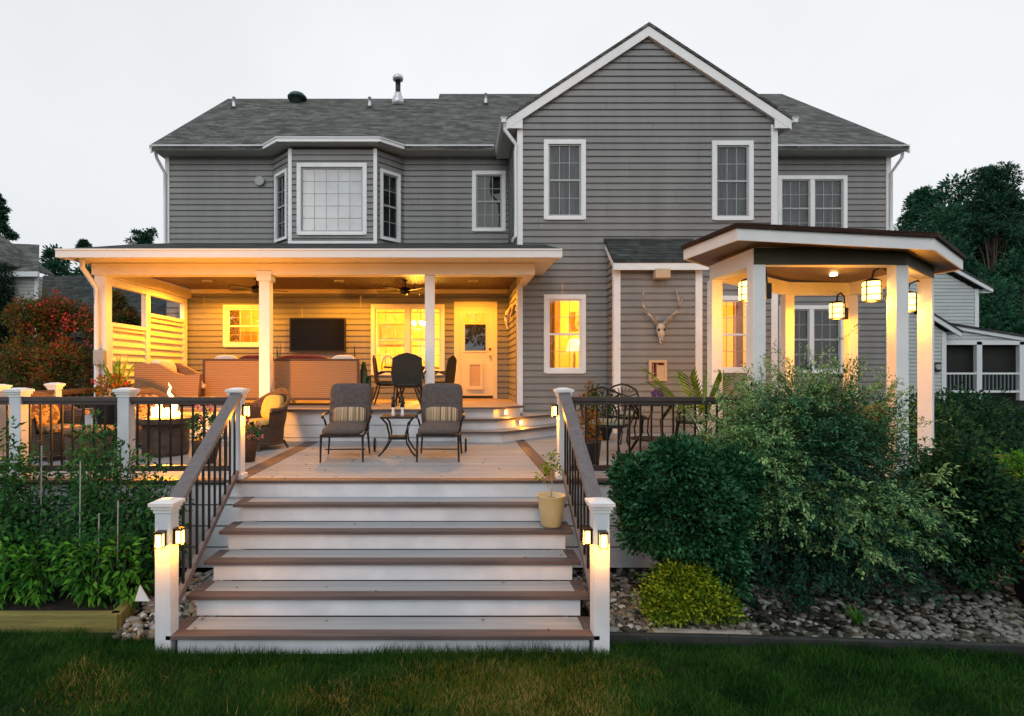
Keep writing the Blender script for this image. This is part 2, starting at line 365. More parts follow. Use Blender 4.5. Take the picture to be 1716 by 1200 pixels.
def window(px0, p, u, w, z0, z1, style='dh', lit=False, mull=1, back='curtain', cas=.09, grid=(3,2), parent=None, gl='darkglass'):
    """p=(x,y) of left casing edge on the wall, u direction, outward normal (uy,-ux). casing is the window's own mesh"""
    ux, uy = u; nx, ny = uy, -ux
    def W(s, o, z): return (p[0]+ux*s+nx*o, p[1]+uy*s+ny*o, z)
    def bx(mb, s0, s1, o0, o1, za, zb):
        c = W((s0+s1)/2, (o0+o1)/2, (za+zb)/2); mb.obox(c, (ux*(s1-s0)/2, uy*(s1-s0)/2, 0), (nx*(o1-o0)/2, ny*(o1-o0)/2, 0), (0,0,(zb-za)/2))
    m = MB()
    bx(m, 0, cas, -.05, .045, z0, z1); bx(m, w-cas, w, -.05, .045, z0, z1)
    bx(m, cas, w-cas, -.05, .045, z1-cas, z1); bx(m, cas, w-cas, -.05, .045, z0, z0+cas*.8); bx(m, cas*.5, w-cas*.5, .045, .065, z0-.012, z0+.03)
    n = mull; iw = (w-2*cas); mw = .1 if n > 1 else 0; uw = (iw-mw*(n-1))/n
    for i in range(1, n): bx(m, cas+i*uw+(i-1)*mw, cas+i*(uw+mw), -.05, .04, z0+cas*.8, z1-cas)
    fr = m.build('window', M['trim'], parent or house)
    sh = MB(); g = MB(); pn = MB(); bk = MB()
    for i in range(n):
        a = cas+i*(uw+mw); b = a+uw; zb_, zt = z0+cas*.8, z1-cas; zm = (zb_+zt)/2; t = .032
        bx(sh, a, a+t, -.03, .012, zb_, zt); bx(sh, b-t, b, -.03, .012, zb_, zt); bx(sh, a+t, b-t, -.03, .012, zt-t, zt); bx(sh, a+t, b-t, -.03, .012, zb_, zb_+t)
        if style == 'dh':
            bx(sh, a+t, b-t, -.032, .016, zm-.02, zm+.02); spans = [(zb_+t, zm-.02), (zm+.02, zt-t)]
        else: spans = [(zb_+t, zt-t)]
        for (qa, qb) in spans:
            for c in range(1, grid[0]): s = a+t+(b-a-2*t)*c/grid[0]; bx(g, s-.006, s+.006, -.022, -.004, qa, qb)
            for r_ in range(1, grid[1]): z = qa+(qb-qa)*r_/grid[1]; bx(g, a+t, b-t, -.0215, -.0045, z-.006, z+.006)
        pn.poly([W(a+t, -.012, zb_+t), W(b-t, -.012, zb_+t), W(b-t, -.012, zt-t), W(a+t, -.012, zt-t)])
        if not lit: bk.poly([W(a, -.14, zb_), W(b, -.14, zb_), W(b, -.14, zt), W(a, -.14, zt)])
    sh.build('sash', M['muntin'] if not lit else M['trim'], fr); g.build('muntin_grid', M['muntinw'] if lit else M['muntin'], fr); pn.build('pane', M['glass'] if lit else M[gl], fr)
    if not lit: bk.build('curtain', M[back], fr)
    return fr
def wh(s0, w, z0, z1): return (s0+.03, s0+w-.03, z0+.03, z1-.03)   # opening inside the casing
# ---- walls
x0, x1 = -6.79, 1.22
w1 = (ax(375,WY), ax(447,WY), az(581,WY), az(511,WY)); w2 = (ax(622,WY), ax(745,WY), az(628,WY), az(510,WY))
dr = (ax(761,WY), ax(833,WY), 1.6, az(506,WY)); w3 = (ax(791,WY), ax(847,WY), az(388,WY), az(287,WY))
mb = MB()
hh = [wh(w[0]-x0, w[1]-w[0], w[2], w[3]) for w in (w1, w2, w3)]+[(dr[0]-x0+.03, dr[1]-x0-.03, 1.0, dr[3]-.03)]
siding(mb, (x0, WY), (1,0), x1-x0, .1, 7.25, hh)
siding(mb, (-6.79, 20.5), (0,-1), 20.5-WY, .1, 10.6, clip=lambda z: (max(0, (z-7.2)/.76), min(20.5-WY, 20.5-WY-(z-7.2)/.76)))
RX = 10.1
w5 = (ax(1302,WY), ax(1418,WY), 5.3, az(295,WY)); w6 = (ax(1304,WY), ax(1413,WY), 2.2, az(512,WY))
siding(mb, (6.38, WY), (1,0), RX-6.38, .1, 7.25, [wh(w5[0]-6.38, w5[1]-w5[0], w5[2], w5[3]), wh(w6[0]-6.38, w6[1]-w6[0], w6[2], w6[3])])
siding(mb, (RX, WY), (0,1), 20.5-WY, .1, 11, clip=lambda z: (max(0, (z-7.2)/.76), min(20.5-WY, 20.5-WY-(z-7.2)/.76)))
siding(mb, (1.22, WY), (0,-1), WY-GY, 1.0, 7.2); siding(mb, (6.38, GY), (0,1), WY-GY, .1, 7.2)
siding(mb, (RX, 20.5), (-1,0), RX+6.79, .1, 7.2)
GCX, GTOP, GS = 3.8, 9.15, .658
g1 = (ax(911,GY), ax(981,GY), az(368.5,GY), az(235,GY)); g2 = (ax(1192,GY), ax(1261,GY), az(369.5,GY), az(237,GY))
g3 = (ax(911,GY), ax(981,GY), az(625,GY), az(494,GY)); g4 = (ax(1192,GY), ax(1259,GY), az(624,GY), az(496,GY))
siding(mb, (1.22, GY), (1,0), 6.38-1.22, .1, 9.06, [wh(w[0]-1.22, w[1]-w[0], w[2], w[3]) for w in (g1, g2, g3, g4)], clip=lambda z: (max(0, GCX-1.22-(9.08-z)/GS), min(5.16, GCX-1.22+(9.08-z)/GS)))
# bay
bl, bf0, bf1, br_ = -4.3, -3.72, -1.83, -1.25
def vec(a, b): d = Vector((b[0]-a[0], b[1]-a[1], 0)); return (d.normalized().x, d.normalized().y), d.length
ul, ll = vec((bl, WY), (bf0, BY)); ur, lr = vec((bf1, BY), (br_, WY))
bz0, bz1 = 5.08, 7.2
bw = (ax(498,BY), ax(615,BY), az(394,BY), az(274,BY))
siding(mb, (bf0, BY), (1,0), bf1-bf0, bz0, bz1, [wh(bw[0]-bf0, bw[1]-bw[0], bw[2], bw[3])])
siding(mb, (bl, WY), ul, ll, bz0, bz1, [(.14, ll-.14, 5.24, 6.78)]); siding(mb, (bf1, BY), ur, lr, bz0, bz1, [(.14, lr-.14, 5.24, 6.78)])
# bump-out (chimney chase)
cx0, cx1, cy = 3.01, 4.64, 10.26
siding(mb, (cx0, GY), (0,-1), GY-cy, .9, 4.9, clip=lambda z: (0, min(GY-cy, max(0, (4.87-z)/.82)))); siding(mb, (cx1, cy), (0,1), GY-cy, .9, 4.9, clip=lambda z: (max(0, GY-cy-(4.87-z)/.82), GY-cy))
siding(mb, (cx0, cy), (1,0), cx1-cx0, .9, 4.35)
walls = mb.build('wall', M['siding'], house)
# windows
window(0, (w1[0], WY), (1,0), w1[1]-w1[0], w1[2], w1[3], lit=True)
window(0, (w2[0], WY), (1,0), w2[1]-w2[0], w2[2], w2[3], lit=True, mull=2)
window(0, (w3[0], WY), (1,0), w3[1]-w3[0], w3[2], w3[3], back='dark')
window(0, (w5[0], WY), (1,0), w5[1]-w5[0], w5[2], w5[3], mull=2)
window(0, (w6[0], WY), (1,0), w6[1]-w6[0], w6[2], w6[3], mull=2, back='dark')
for g, l in ((g1, 0), (g2, 0), (g3, 1), (g4, 1)): window(0, (g[0], GY), (1,0), g[1]-g[0], g[2], g[3], lit=bool(l))
window(0, (bw[0], BY), (1,0), bw[1]-bw[0], bw[2], bw[3], style='fixed', grid=(5,5), back='blind', gl='bayglass')
for p, u, l in (((bl, WY), ul, ll), ((bf1, BY), ur, lr)):
    window(0, (p[0]+u[0]*.12, p[1]+u[1]*.12), u, l-.24, 5.22, 6.8, back='dark', cas=.07, grid=(2,2))
# corner boards and trims
def ct(*a): MB().box(*a).build('corner_trim', M['trim'], house)
ct(1.2, 1.31, GY-.035, GY+.1, 1.0, 7.16); ct(6.27, 6.4, GY-.035, GY+.1, .4, 7.16)
ct(-6.82, -6.72, WY-.035, WY+.1, 5.1, 7.25); ct(RX-.08, RX+.03, WY-.035, WY+.1, .4, 7.25)
ct(bf0-.045, bf0+.035, BY-.04, BY+.06, bz0, bz1); ct(bf1-.035, bf1+.045, BY-.04, BY+.06, bz0, bz1)
ct(cx0-.03, cx0+.1, cy-.035, cy+.06, .95, 4.3); ct(cx1-.1, cx1+.03, cy-.035, cy+.06, .95, 4.3)
ct(-6.75, -4.3, WY-.03, WY+.01, 5.08, 5.16); ct(br_, 1.2, WY-.03, WY+.01, 5.08, 5.15); ct(bf0, bf1, BY-.045, BY, 5.06, 5.14)
# soffits, gutters
def gutter(pts, name='gutter', z=7.3, h=.09, w=.12, m='gutter', par=None):
    mb = MB()
    for a, b in zip(pts, pts[1:]):
        a, b = Vector((*a, z)), Vector((*b, z)); d = (b-a).normalized()*.03
        mb.bar(a-d, b+d, w, h); mb.bar(a-d+Vector((0,0,h/2)), b+d+Vector((0,0,h/2)), w+.035, .025)
    return mb.build(name, M[m], par or house)
ey = 12.2; bey = 11.78; ez = 7.3
pL = [(-6.9, ey), (-4.38, ey), (-3.92, bey), (-1.7, bey), (-1.2, ey), (.8, ey)]
gutter(pL); gutter([(6.6, ey), (10.2, ey)]); gutter([(.92, 10.62), (.92, 12.15)], z=7.2, w=.09); gutter([(6.68, 10.62), (6.68, 12.15)], z=7.2, w=.09)
def sf(p, t): MB().slab(p, t).build('soffit', M['soffit'], house)
sf([(-6.9, ey, 7.27), (-4.38, ey, 7.27), (-3.92, bey, 7.27), (-1.7, bey, 7.27), (-1.2, ey, 7.27), (1.3, ey, 7.27), (1.3, 12.7, 7.27), (-6.9, 12.7, 7.27)], .02)
sf([(6.4, ey, 7.27), (10.2, ey, 7.27), (10.2, 12.7, 7.27), (6.4, 12.7, 7.27)], .02)
sf([(.95, 10.67, 7.13), (1.25, 10.67, 7.13), (1.25, 12.3, 7.13), (.9, 12.3, 7.13)], .02); sf([(6.35, 10.67, 7.13), (6.65, 10.67, 7.13), (6.6, 12.3, 7.13), (6.35, 12.3, 7.13)], .02)
# roofs
mb = MB()
e0y, e0z, sl = 12.13, 7.35, .76
yl, yr = 16.3, 16.9; zl = e0z+sl*(yl-e0y); zr = e0z+sl*(yr-e0y)
mb.slab([(-6.95, e0y, e0z), (-.55, e0y, e0z), (-.55, yl, zl), (-6.95, yl, zl)], .09); mb.slab([(-6.95, yl, zl), (-.55, yl, zl), (-.55, 20.6, 7.3), (-6.95, 20.6, 7.3)], .09)
mb.slab([(-.55, e0y, e0z), (10.22, e0y, e0z), (10.22, yr, zr), (-.55, yr, zr)], .09); mb.slab([(-.55, yr, zr), (10.22, yr, zr), (10.22, 20.9, 7.3), (-.55, 20.9, 7.3)], .09)
# bay hips rising to a peak on the main slope
pk = (ax(568, 14.1), 14.1, 8.88); A = (-4.42, 12.13, 7.36); B = (-3.95, 11.72, 7.37); Cc = (-1.67, 11.72, 7.37); D = (-1.15, 12.13, 7.36)
for t in ((B, Cc, pk), (A, B, pk), (Cc, D, pk)): mb.poly(t)
mb.poly([(-.56, yl, zl), (-.56, yr, zr), (-.56, 20.6, 7.3)])
roof = mb.build('roof', M['shingle'], house)
mb = MB()
mb.slab([(.94, 10.62, 9.15-GS*(GCX-.94)), (GCX, 10.62, 9.15), (GCX, 15.5, 9.15), (.94, 15.5, 9.15-GS*(GCX-.94))], .06)
mb.slab([(GCX, 10.62, 9.15), (6.66, 10.62, 9.15-GS*(6.66-GCX)), (6.66, 15.5, 9.15-GS*(6.66-GCX)), (GCX, 15.5, 9.15)], .06)
mb.build('gable_roof', M['shingle'], house)
mb = MB()   # bargeboards
for sx, ex in ((-1, .97), (1, 6.63)):
    zt = lambda x: 9.08-GS*abs(x-GCX)
    mb.slab([(GCX, 10.64, zt(GCX)), (ex, 10.64, zt(ex)), (ex, 10.64, zt(ex)-.19), (GCX, 10.64, zt(GCX)-.19)], (0,.03,0))
    mb.slab([(GCX, 10.67, zt(GCX)-.16), (ex, 10.67, zt(ex)-.16), (ex, 10.8, zt(ex)-.16), (GCX, 10.8, zt(GCX)-.16)], .015)
mb.slab([(.98, 10.645, 7.06), (1.3, 10.645, 7.06), (1.3, 10.645, 7.3), (.98, 10.645, 7.08)], (0,.028,0))
mb.slab([(6.62, 10.645, 7.06), (6.3, 10.645, 7.06), (6.3, 10.645, 7.3), (6.62, 10.645, 7.08)], (0,.028,0))
mb.build('bargeboard', M['trim'], house)
mb = MB()
mb.slab([(-6.93, 12.12, 7.3), (-6.93, yl, zl-.06), (-6.93, yl, zl-.24), (-6.93, 12.12, 7.16)], (.03,0,0)); mb.slab([(10.2, 12.12, 7.3), (10.2, yr, zr-.06), (10.2, yr, zr-.24), (10.2, 12.12, 7.16)], (.03,0,0))
mb.build('rake_board', M['trim'], house)
# downspouts
def spout(pts, r=.035, m='gutter', par=None): return MB().tube(pts, r, 6).build('downspout', M[m], par or house, smooth=True)
spout([(-6.85, 12.2, 7.22), (-6.85, 12.25, 7.1), (-6.8, 12.5, 6.85), (-6.8, 12.5, 5.2)]); spout([(10.12, 12.2, 7.22), (10.12, 12.22, 7.1), (RX, 12.5, 6.85), (RX, 12.5, 4.0)])
spout([(.93, 10.62, 7.14), (.94, 10.62, 7.02), (1.17, 10.66, 6.74), (1.16, 10.68, 6.6), (1.16, 10.68, 4.92), (1.08, 10.6, 4.82)])
# bump-out roof
mb = MB(); mb.slab([(2.93, 10.05, 4.33), (4.72, 10.05, 4.33), (4.72, GY+.02, 4.93), (2.93, GY+.02, 4.93)], .06); mb.build('chase_roof', M['shingle2'], house)
mb = MB(); mb.box(2.93, 4.72, 10.06, 10.1, 4.14, 4.29)
mb.slab([(2.95, 10.1, 4.28), (2.95, GY, 4.86), (2.95, GY, 4.7), (2.95, 10.1, 4.14)], (.03,0,0)); mb.slab([(4.7, 10.1, 4.28), (4.7, GY, 4.86), (4.7, GY, 4.7), (4.7, 10.1, 4.14)], (-.03,0,0)); mb.box(2.98, 4.67, 10.1, cy, 4.2, 4.22)
mb.build('chase_fascia', M['trim'], house)
# roof fittings
def pipe(px, py0, py1):   # py0 top, py1 base on the roof slope
    k = (CY-py1)/F; Y = (e0z-sl*e0y-HZ)/(k-sl); x = ax(px, Y); zb = HZ+k*Y
    v = MB().tube([(x, Y, zb-.1), (x, Y, HZ+(CY-py0)/F*Y)], .045, 10).build('vent_pipe', M['galv'], roof, smooth=True)
    MB().lathe([(.13, -.1), (.1, .0), (.05, .03)], (x, Y, zb), 12).build('flashing', M['black'], v); return Y
for a in ((392, 163, 181), (619.5, 163, 180), (814, 157, 175)): pipe(*a)
Y = 15.9; x = ax(498, Y); z = az(171, Y)
v = MB().lathe([(.16, -.1), (.17, .1), (.27, .09), (.28, .14), (.21, .22), (.05, .25)], (x, Y, z), 20).build('roof_turbine', mat('turbine_green', (.05,.09,.08), .45, metal=.4), roof, smooth=True)
Y = 15.7; x = ax(667, Y); z = az(170, Y)
v = MB().lathe([(.2, -.15), (.17, .05), (.1, .2), (.1, .24)], (x, Y, z), 16).build('flue_base', M['galv'], roof, smooth=True)
MB().tube([(x, Y, z+.2), (x, Y, z+.6)], .075, 12).build('flue_pipe', M['black'], v, smooth=True); MB().lathe([(.09, .6), (.15, .62), (.16, .7), (.12, .75)], (x, Y, z), 16).build('flue_cap', M['galv'], v, smooth=True)
# wall fittings
tag(MB().tube([(ax(437,WY), WY-.03, az(305,WY)), (ax(437,WY), WY-.1, az(305,WY))], .11, 12).build('wall_vent', M['greyplas'], smooth=False), 'round grey louvred vent on the upper siding left of the bay', 'vent')
# rooms behind lit windows (closed boxes with an open front)
def room(x0, x1, y0, y1, z0, z1):
    m = MB(); m.poly([(x0,y1,z0),(x1,y1,z0),(x1,y1,z1),(x0,y1,z1)]); m.poly([(x0,y0,z0),(x0,y1,z0),(x0,y1,z1),(x0,y0,z1)]); m.poly([(x1,y0,z0),(x1,y1,z0),(x1,y1,z1),(x1,y0,z1)]); m.poly([(x0,y0,z1),(x1,y0,z1),(x1,y1,z1),(x0,y1,z1)])
    r = m.build('interior_wall', M['room'], house); MB().poly([(x0,y0,z0),(x1,y0,z0),(x1,y1,z0),(x0,y1,z0)]).build('interior_floor', M['roomfloor'], house); return r
for (px0, px1, py0, py1, yy, m_, nm_) in ((640, 690, 545, 578, 15.5, 'tan', 'framed picture on the dining room wall'), (384, 402, 520, 572, 15.3, 'pattern', 'reddish cabinet inside the small porch window'), (405, 432, 556, 580, 15.2, 'roomfloor', 'low cabinet inside the small porch window'), (925, 938, 500, 560, 13.5, 'roomfloor', 'narrow dark bookcase inside the tall gable window'), (962, 974, 522, 552, 13.5, 'antler', 'round-topped dark mirror inside the tall gable window'), (1222, 1234, 505, 570, 13.4, 'antler', 'narrow dark wall hanging inside the gable window behind the gazebo')):
    tag(MB().box(ax(px0,yy), ax(px1,yy), yy-.08, yy, az(py1,yy), az(py0,yy)).build('wall_decor' if 'cabinet' not in nm_ and 'bookcase' not in nm_ else 'cabinet', M[m_], bevel=.02), nm_, 'wall decor' if 'cabinet' not in nm_ and 'bookcase' not in nm_ else 'cabinet')
for px0_, (xa_, xb_) in enumerate(((ax(631,12.7), ax(678,12.7)), (ax(689,12.7), ax(737,12.7)))):
    b_ = MB()
    for py_ in (524, 568, 580): b_.box(xa_, xb_, 12.68, 12.7, az(py_,12.7)-.012, az(py_,12.7)+.012)
    tag(b_.build('roman_blind', M['tan']), 'folded gold blind in the left half of the double window' if px0_ == 0 else 'folded gold blind in the right half of the double window', 'blind')
room(-6.7, 1.15, WY+.02, 15.6, 1.58, 4.2); room(1.27, 6.32, GY+.02, 13.6, 1.58, 4.2)
# foundation block so nothing shows through under the siding
MB().box(-6.7, RX-.08, WY+.2, 20.3, 0, 1.4).box(1.3, 6.3, GY+.1, 12.6, 0, 1.4).build('foundation', M['dark'], house)
# ---------------------------------------------------------------- door
dx0, dx1, dz1 = dr[0], dr[1], dr[3]
mb = MB(); c = .1
mb.box(dx0, dx0+c, WY-.05, WY+.08, 1.6, dz1); mb.box(dx1-c, dx1, WY-.05, WY+.08, 1.6, dz1); mb.box(dx0+c, dx1-c, WY-.05, WY+.08, dz1-c, dz1)
mb.build('door_frame', M['cream'], house)
a, b = dx0+c+.005, dx1-c-.005; gx0, gx1, gz0, gz1 = ax(779,WY), ax(814,WY), az(588,WY), az(526,WY)
kx0, kx1, kz0, kz1 = ax(787,WY), ax(805,WY), az(647,WY), az(611,WY)
mb = MB(); y0, y1 = WY-.02, WY+.03
mb.box(a, gx0, y0, y1, 1.68, dz1-c-.01); mb.box(gx1, b, y0, y1, 1.68, dz1-c-.01); mb.box(gx0, gx1, y0, y1, gz1, dz1-c-.01); mb.box(gx0, gx1, y0, y1, 1.68, gz0)
for q in ((gx0-.03, gx0, gz0-.03, gz1+.03), (gx1, gx1+.03, gz0-.03, gz1+.03), (gx0, gx1, gz1, gz1+.03), (gx0, gx1, gz0-.035, gz0)): mb.box(q[0], q[1], y0-.02, y0, q[2], q[3])
door = mb.build('door', M['cream'], house)
MB().poly([(gx0, WY, gz0), (gx1, WY, gz0), (gx1, WY, gz1), (gx0, WY, gz1)]).build('pane', M['glass'], door)
MB().box(gx0-.05, gx0+.16, WY+.035, WY+.045, gz0, gz1-.24).box(gx0+.16, gx1+.05, WY+.055, WY+.06, gz0, gz1-.24).build('dark_curtain', M['screen'], door)
MB().box(kx0-.05, kx0, y0-.03, y0, kz0-.05, kz1+.04).box(kx1, kx1+.05, y0-.03, y0, kz0-.05, kz1+.04).box(kx0, kx1, y0-.03, y0, kz1, kz1+.04).box(kx0-.07, kx1+.07, y0-.05, y0, kz0-.08, kz0).build('pet_door_frame', M['cream'], door)
MB().box(kx0, kx1, y0-.012, y0-.002, kz0, kz1).build('pet_flap', M['tan'], door)
MB().lathe([(.03, 0), (.03, .01), (.012, .015), (.012, .04), (.03, .045), (.03, .08)], (0,0,0), 12).build('door_knob', M['bone'], door, smooth=True)
kn = bpy.data.objects['door_knob']; kn.rotation_euler = (R(90),0,0); kn.location = Vector((ax(821,WY), y0, az(596,WY)))-Vector(house.location)
for v in kn.data.vertices: v.co += Vector(house.location)
MB().tube([(ax(821,WY), y0, az(585,WY)), (ax(821,WY), y0-.03, az(585,WY))], .028, 10).build('deadbolt', M['stone'], door)
MB().box(a, b, WY-.06, WY+.03, 1.605, 1.67).build('threshold', M['black'], house)
# ---------------------------------------------------------------- porch (part of the house)
PZ = 1.6
fe = 8.95
fl = [(-6.45, fe), (.0, fe), (.0, 9.45), (.66, 9.45), (1.2, 9.93), (1.2, WY-.03), (-6.45, WY-.03)]
MB().prism([(-6.4, fe+.05), (-.05, fe+.05), (-.05, 9.5), (.64, 9.5), (1.17, 9.98), (1.17, WY-.05), (-6.4, WY-.05)], 1.1, PZ-.04).build('porch_base', M['riser'], house)
mb = MB(); y = fe
def polyclip_x(y):  # floor extent at depth y
    xr = .0 if y < 9.45 else (.66+(y-9.45)*1.125 if y < 9.93 else 1.2)
    return -6.42, min(1.2, xr)
while y < WY-.1:
    a_, b_ = polyclip_x(y+.02); mb.box(a_, b_, y, min(y+.137, WY-.035), PZ-.028, PZ); y += .142
MB.build(mb, 'porch_floor', mat('porch_boards', (.34,.26,.2), .5, (.45,.36,.28), 3, stretch=(.25,9,9)), house)
mb = MB(); path = [(-6.45, fe-.03), (.02, fe-.03), (.02, 9.42), (.67, 9.42), (1.22, 9.92)]
for p, q in zip(path, path[1:]): mb.bar((*p, PZ-.012), (*q, PZ-.012), .07, .036)
mb.build('porch_nosing', M['brown'], house)
# posts, beam, ceiling, roof
gz = 4.16
def post(x0, x1, y0, y1, z0, z1, name='porch_post', par=None, m='trim', bv=.006):
    o = MB().box(x0, x1, y0, y1, z0, z1).build(name, M[m], par or house, bevel=bv); return o
p1 = post(ax(434,9.5), ax(452,9.5), 9.5, 9.67, PZ, 3.94); MB().box(ax(429,9.5), ax(457,9.5), 9.44, 9.72, 3.94, 4.0).box(ax(431,9.5), ax(455,9.5), 9.46, 9.7, 3.84, 3.94).build('capital', M['trim'], p1)
p2 = post(ax(712,9.5), ax(728,9.5), 9.5, 9.67, PZ, 3.94)
p3 = post(-6.42, -6.22, 9.5, 9.68, PZ, 3.94)
mb = MB(); mb.box(-6.44, 1.37, 9.46, 9.7, 3.94, 4.14); mb.box(-6.44, -6.2, 9.7, WY-.03, 3.94, 4.14); mb.box(1.2, 1.37, 9.7, GY-.03, 3.94, 4.14)
mb.box(-6.2, 1.2, WY-.06, WY-.03, 4.06, 4.15)
mb.build('porch_beam', M['beamwarm'], house)
mb = MB(); mb.slab([(-6.66, 9.06, 4.17), (1.7, 9.06, 4.17), (1.7, 10.7, 4.17), (-6.66, 10.7, 4.17)], .02); mb.build('porch_soffit', M['beamwarm'], house)
mb = MB(); x = -6.2
while x < 1.18: mb.box(x, x+.078, 9.7, WY-.06, 4.15, 4.165); x += .084
mb.box(-6.2, 1.2, 9.7, WY-.06, 4.168, 4.2)
mb.build('porch_ceiling', M['porchceil'], house)
gutter([(-6.66, 9.0), (1.72, 9.0)], z=4.2, h=.13, par=house)
sp = 1.0/3.57
mb = MB(); mb.slab([(-6.6, 8.97, 4.28), (1.76, 8.97, 4.28), (1.76, GY+.02, 4.28+sp*1.79), (-6.6, GY+.02, 4.28+sp*1.79)], .05)
mb.slab([(-6.6, GY+.02, 4.28+sp*1.79), (1.24, GY+.02, 4.28+sp*1.79), (1.24, WY+.02, 5.25), (-6.6, WY+.02, 5.25)], .05)
mb.build('porch_roof', M['shingle2'], house)
MB().slab([(-6.62, 9.05, 4.26), (-6.62, WY, 5.22), (-6.62, WY, 5.02), (-6.62, 9.05, 4.12)], (.03,0,0)).slab([(1.75, 9.05, 4.26), (1.75, GY-.03, 4.72), (1.75, GY-.03, 4.5), (1.75, 9.05, 4.12)], (-.03,0,0)).build('porch_fascia', M['trim'], house)
spout([(ax(136,9.0), 9.02, 4.12), (ax(138,9.1), 9.1, 4.0), (ax(160,9.4), 9.42, 3.7), (ax(162,9.44), 9.44, 3.4), (ax(162,9.44), 9.44, 1.2)], .045)
tag(MB().box(ax(158,9.4), ax(175,9.4), 9.36, 9.48, az(611,9.4), az(587,9.4)).build('meter_box', M['greyplas'], bevel=.01), 'small grey utility box fixed low on the left porch corner post', 'utility box')
# privacy screen at the porch's left end: two louvred panels in a white frame
scr = thing('privacy_screen', 'white louvred privacy screen closing the left end of the porch', 'privacy screen', (-6.33, 11, PZ))
mb = MB(); X0, X1 = -6.38, -6.28
mb.box(X0, X1, 10.85, 11.0, PZ, 3.93); mb.box(X0, X1, 12.36, 12.5, PZ, 3.93); mb.box(X0, X1, 9.68, 10.85, 3.06, 3.13); mb.box(X0, X1, 11.0, 12.36, 3.36, 3.43)
mb.box(X0, X1, 9.68, 10.85, PZ, 1.7); mb.box(X0, X1, 11.0, 12.36, PZ, 1.7); mb.box(X0, X1, 9.68, 10.85, 3.8, 3.93); mb.box(X0, X1, 11.0, 12.36, 3.8, 3.93); mb.box(X0, X1, 9.68, 9.8, 1.7, 3.06)
mb.build('screen_frame', M['trim'], scr)
for y0, y1, zt in ((9.8, 10.85, 3.06), (11.0, 12.36, 3.36)):
    mb = MB(); z = 1.72
    while z < zt-.04: mb.slab([(-6.29, y0, z), (-6.29, y1, z), (-6.37, y1, min(zt, z+.155)), (-6.37, y0, min(zt, z+.155))], (.016,0,.004)); z += .14
    mb.build('louvre_panel', M['cream'], scr)
# electric fittings on the porch
g = 'recessed lights in the porch ceiling'
for i, (px, nm) in enumerate(((347, 'lit recessed ceiling light above the left end of the porch'), (568, 'lit recessed ceiling light above the porch between the two posts'), (793, 'lit recessed ceiling light above the glazed door'))):
    Y = 1.92/((CY-470.5)/F); x = ax(px, Y)
    t = thing('recessed_light', nm, 'ceiling light', (x, Y, 4.15), g)
    MB().lathe([(.1, -.012), (.1, 0), (.07, 0), (.07, -.012)], (x, Y, 4.15), 20).build('trim_ring', M['trim'], t); MB().lathe([(.07, -.006), (.0, -.012)][::-1], (x, Y, 4.15), 20).build('bulb', M['downglass'], t)
    lamp('spot_lamp', (x, Y, 4.1), WARM2, [420, 340, 270][i], .06, 'SPOT', t, R(168))
def fan(px, py, Y, label):
    x = ax(px, Y); t = thing('ceiling_fan', label, 'ceiling fan', (x, Y, 4.15), 'ceiling fans')
    MB().tube([(x, Y, 4.15), (x, Y, 3.98)], .015, 8).lathe([(.06, 0), (.04, .03)], (x, Y, 4.12), 12).build('downrod', M['black'], t)
    m = MB().lathe([(.03, -.1), (.1, -.08), (.11, -.02), (.1, .04), (.04, .06)], (x, Y, 3.95), 16).build('motor', M['black'], t, smooth=True)
    for k in range(5):
        a = k*2*math.pi/5+.4; d = Vector((math.cos(a), math.sin(a), 0)); s = Vector((-d.y, d.x, .18)).normalized(); c = Vector((x, Y, 3.93))
        MB().slab([c+d*.12-s*.045, c+d*.62-s*.065, c+d*.62+s*.065, c+d*.12+s*.045], .01).build('blade', M['black'], t)
fan(430, 480, 11.1, 'dark ceiling fan partly hidden behind the left porch post'); fan(679, 478, 11.3, 'dark ceiling fan hanging above the double window')
# television
x0, x1, z0, z1 = ax(486,12.5), ax(580,12.5), az(590,12.5), az(533,12.5)
t = thing('television', 'black flat television mounted on the porch wall', 'television', ((x0+x1)/2, 12.5, z0))
MB().box(x0, x1, 12.44, 12.49, z0, z1).build('bezel', M['tvf'], t, bevel=.008); MB().poly([(x0+.03, 12.437, z0+.03), (x1-.03, 12.437, z0+.03), (x1-.03, 12.437, z1-.03), (x0+.03, 12.437, z1-.03)]).build('screen', M['tv'], t)
MB().box((x0+x1)/2-.2, (x0+x1)/2+.2, 12.49, 12.55, z0+.2, z1-.2).build('wall_bracket', M['tvf'], t)
# floodlight box and wooden box on the chimney chase
x = ax(1104,10.2); z = az(461,10.2)
t = thing('wall_speaker', 'boxy tan wall speaker under the eave of the chimney chase', 'speaker', (x, 10.2, z)); MB().box(x-.13, x+.15, 10.0, 10.16, z-.09, z+.09).build('housing', M['tan'], t, bevel=.015); MB().box(x-.05, x+.05, 10.16, 10.24, z-.05, z+.05).build('bracket', M['greyplas'], t)
x = ax(1102,10.2); z = az(621,10.2); Yb = 10.235
t = thing('wall_box', 'small tan framed box with a divided left side on the chimney chase', 'wall box', (x, Yb, z-.2))
MB().box(x-.17, x+.17, Yb-.06, Yb, z-.2, z-.15).box(x-.17, x+.17, Yb-.06, Yb, z+.15, z+.2).box(x-.17, x-.12, Yb-.06, Yb, z-.15, z+.15).box(x+.12, x+.17, Yb-.06, Yb, z-.15, z+.15).box(x-.02, x, Yb-.05, Yb, z-.15, z+.13).box(x-.12, x-.02, Yb-.045, Yb, z-.06, z-.05).box(x-.09, x-.08, Yb-.04, Yb, z-.15, z+.13).build('frame', M['tan'], t)
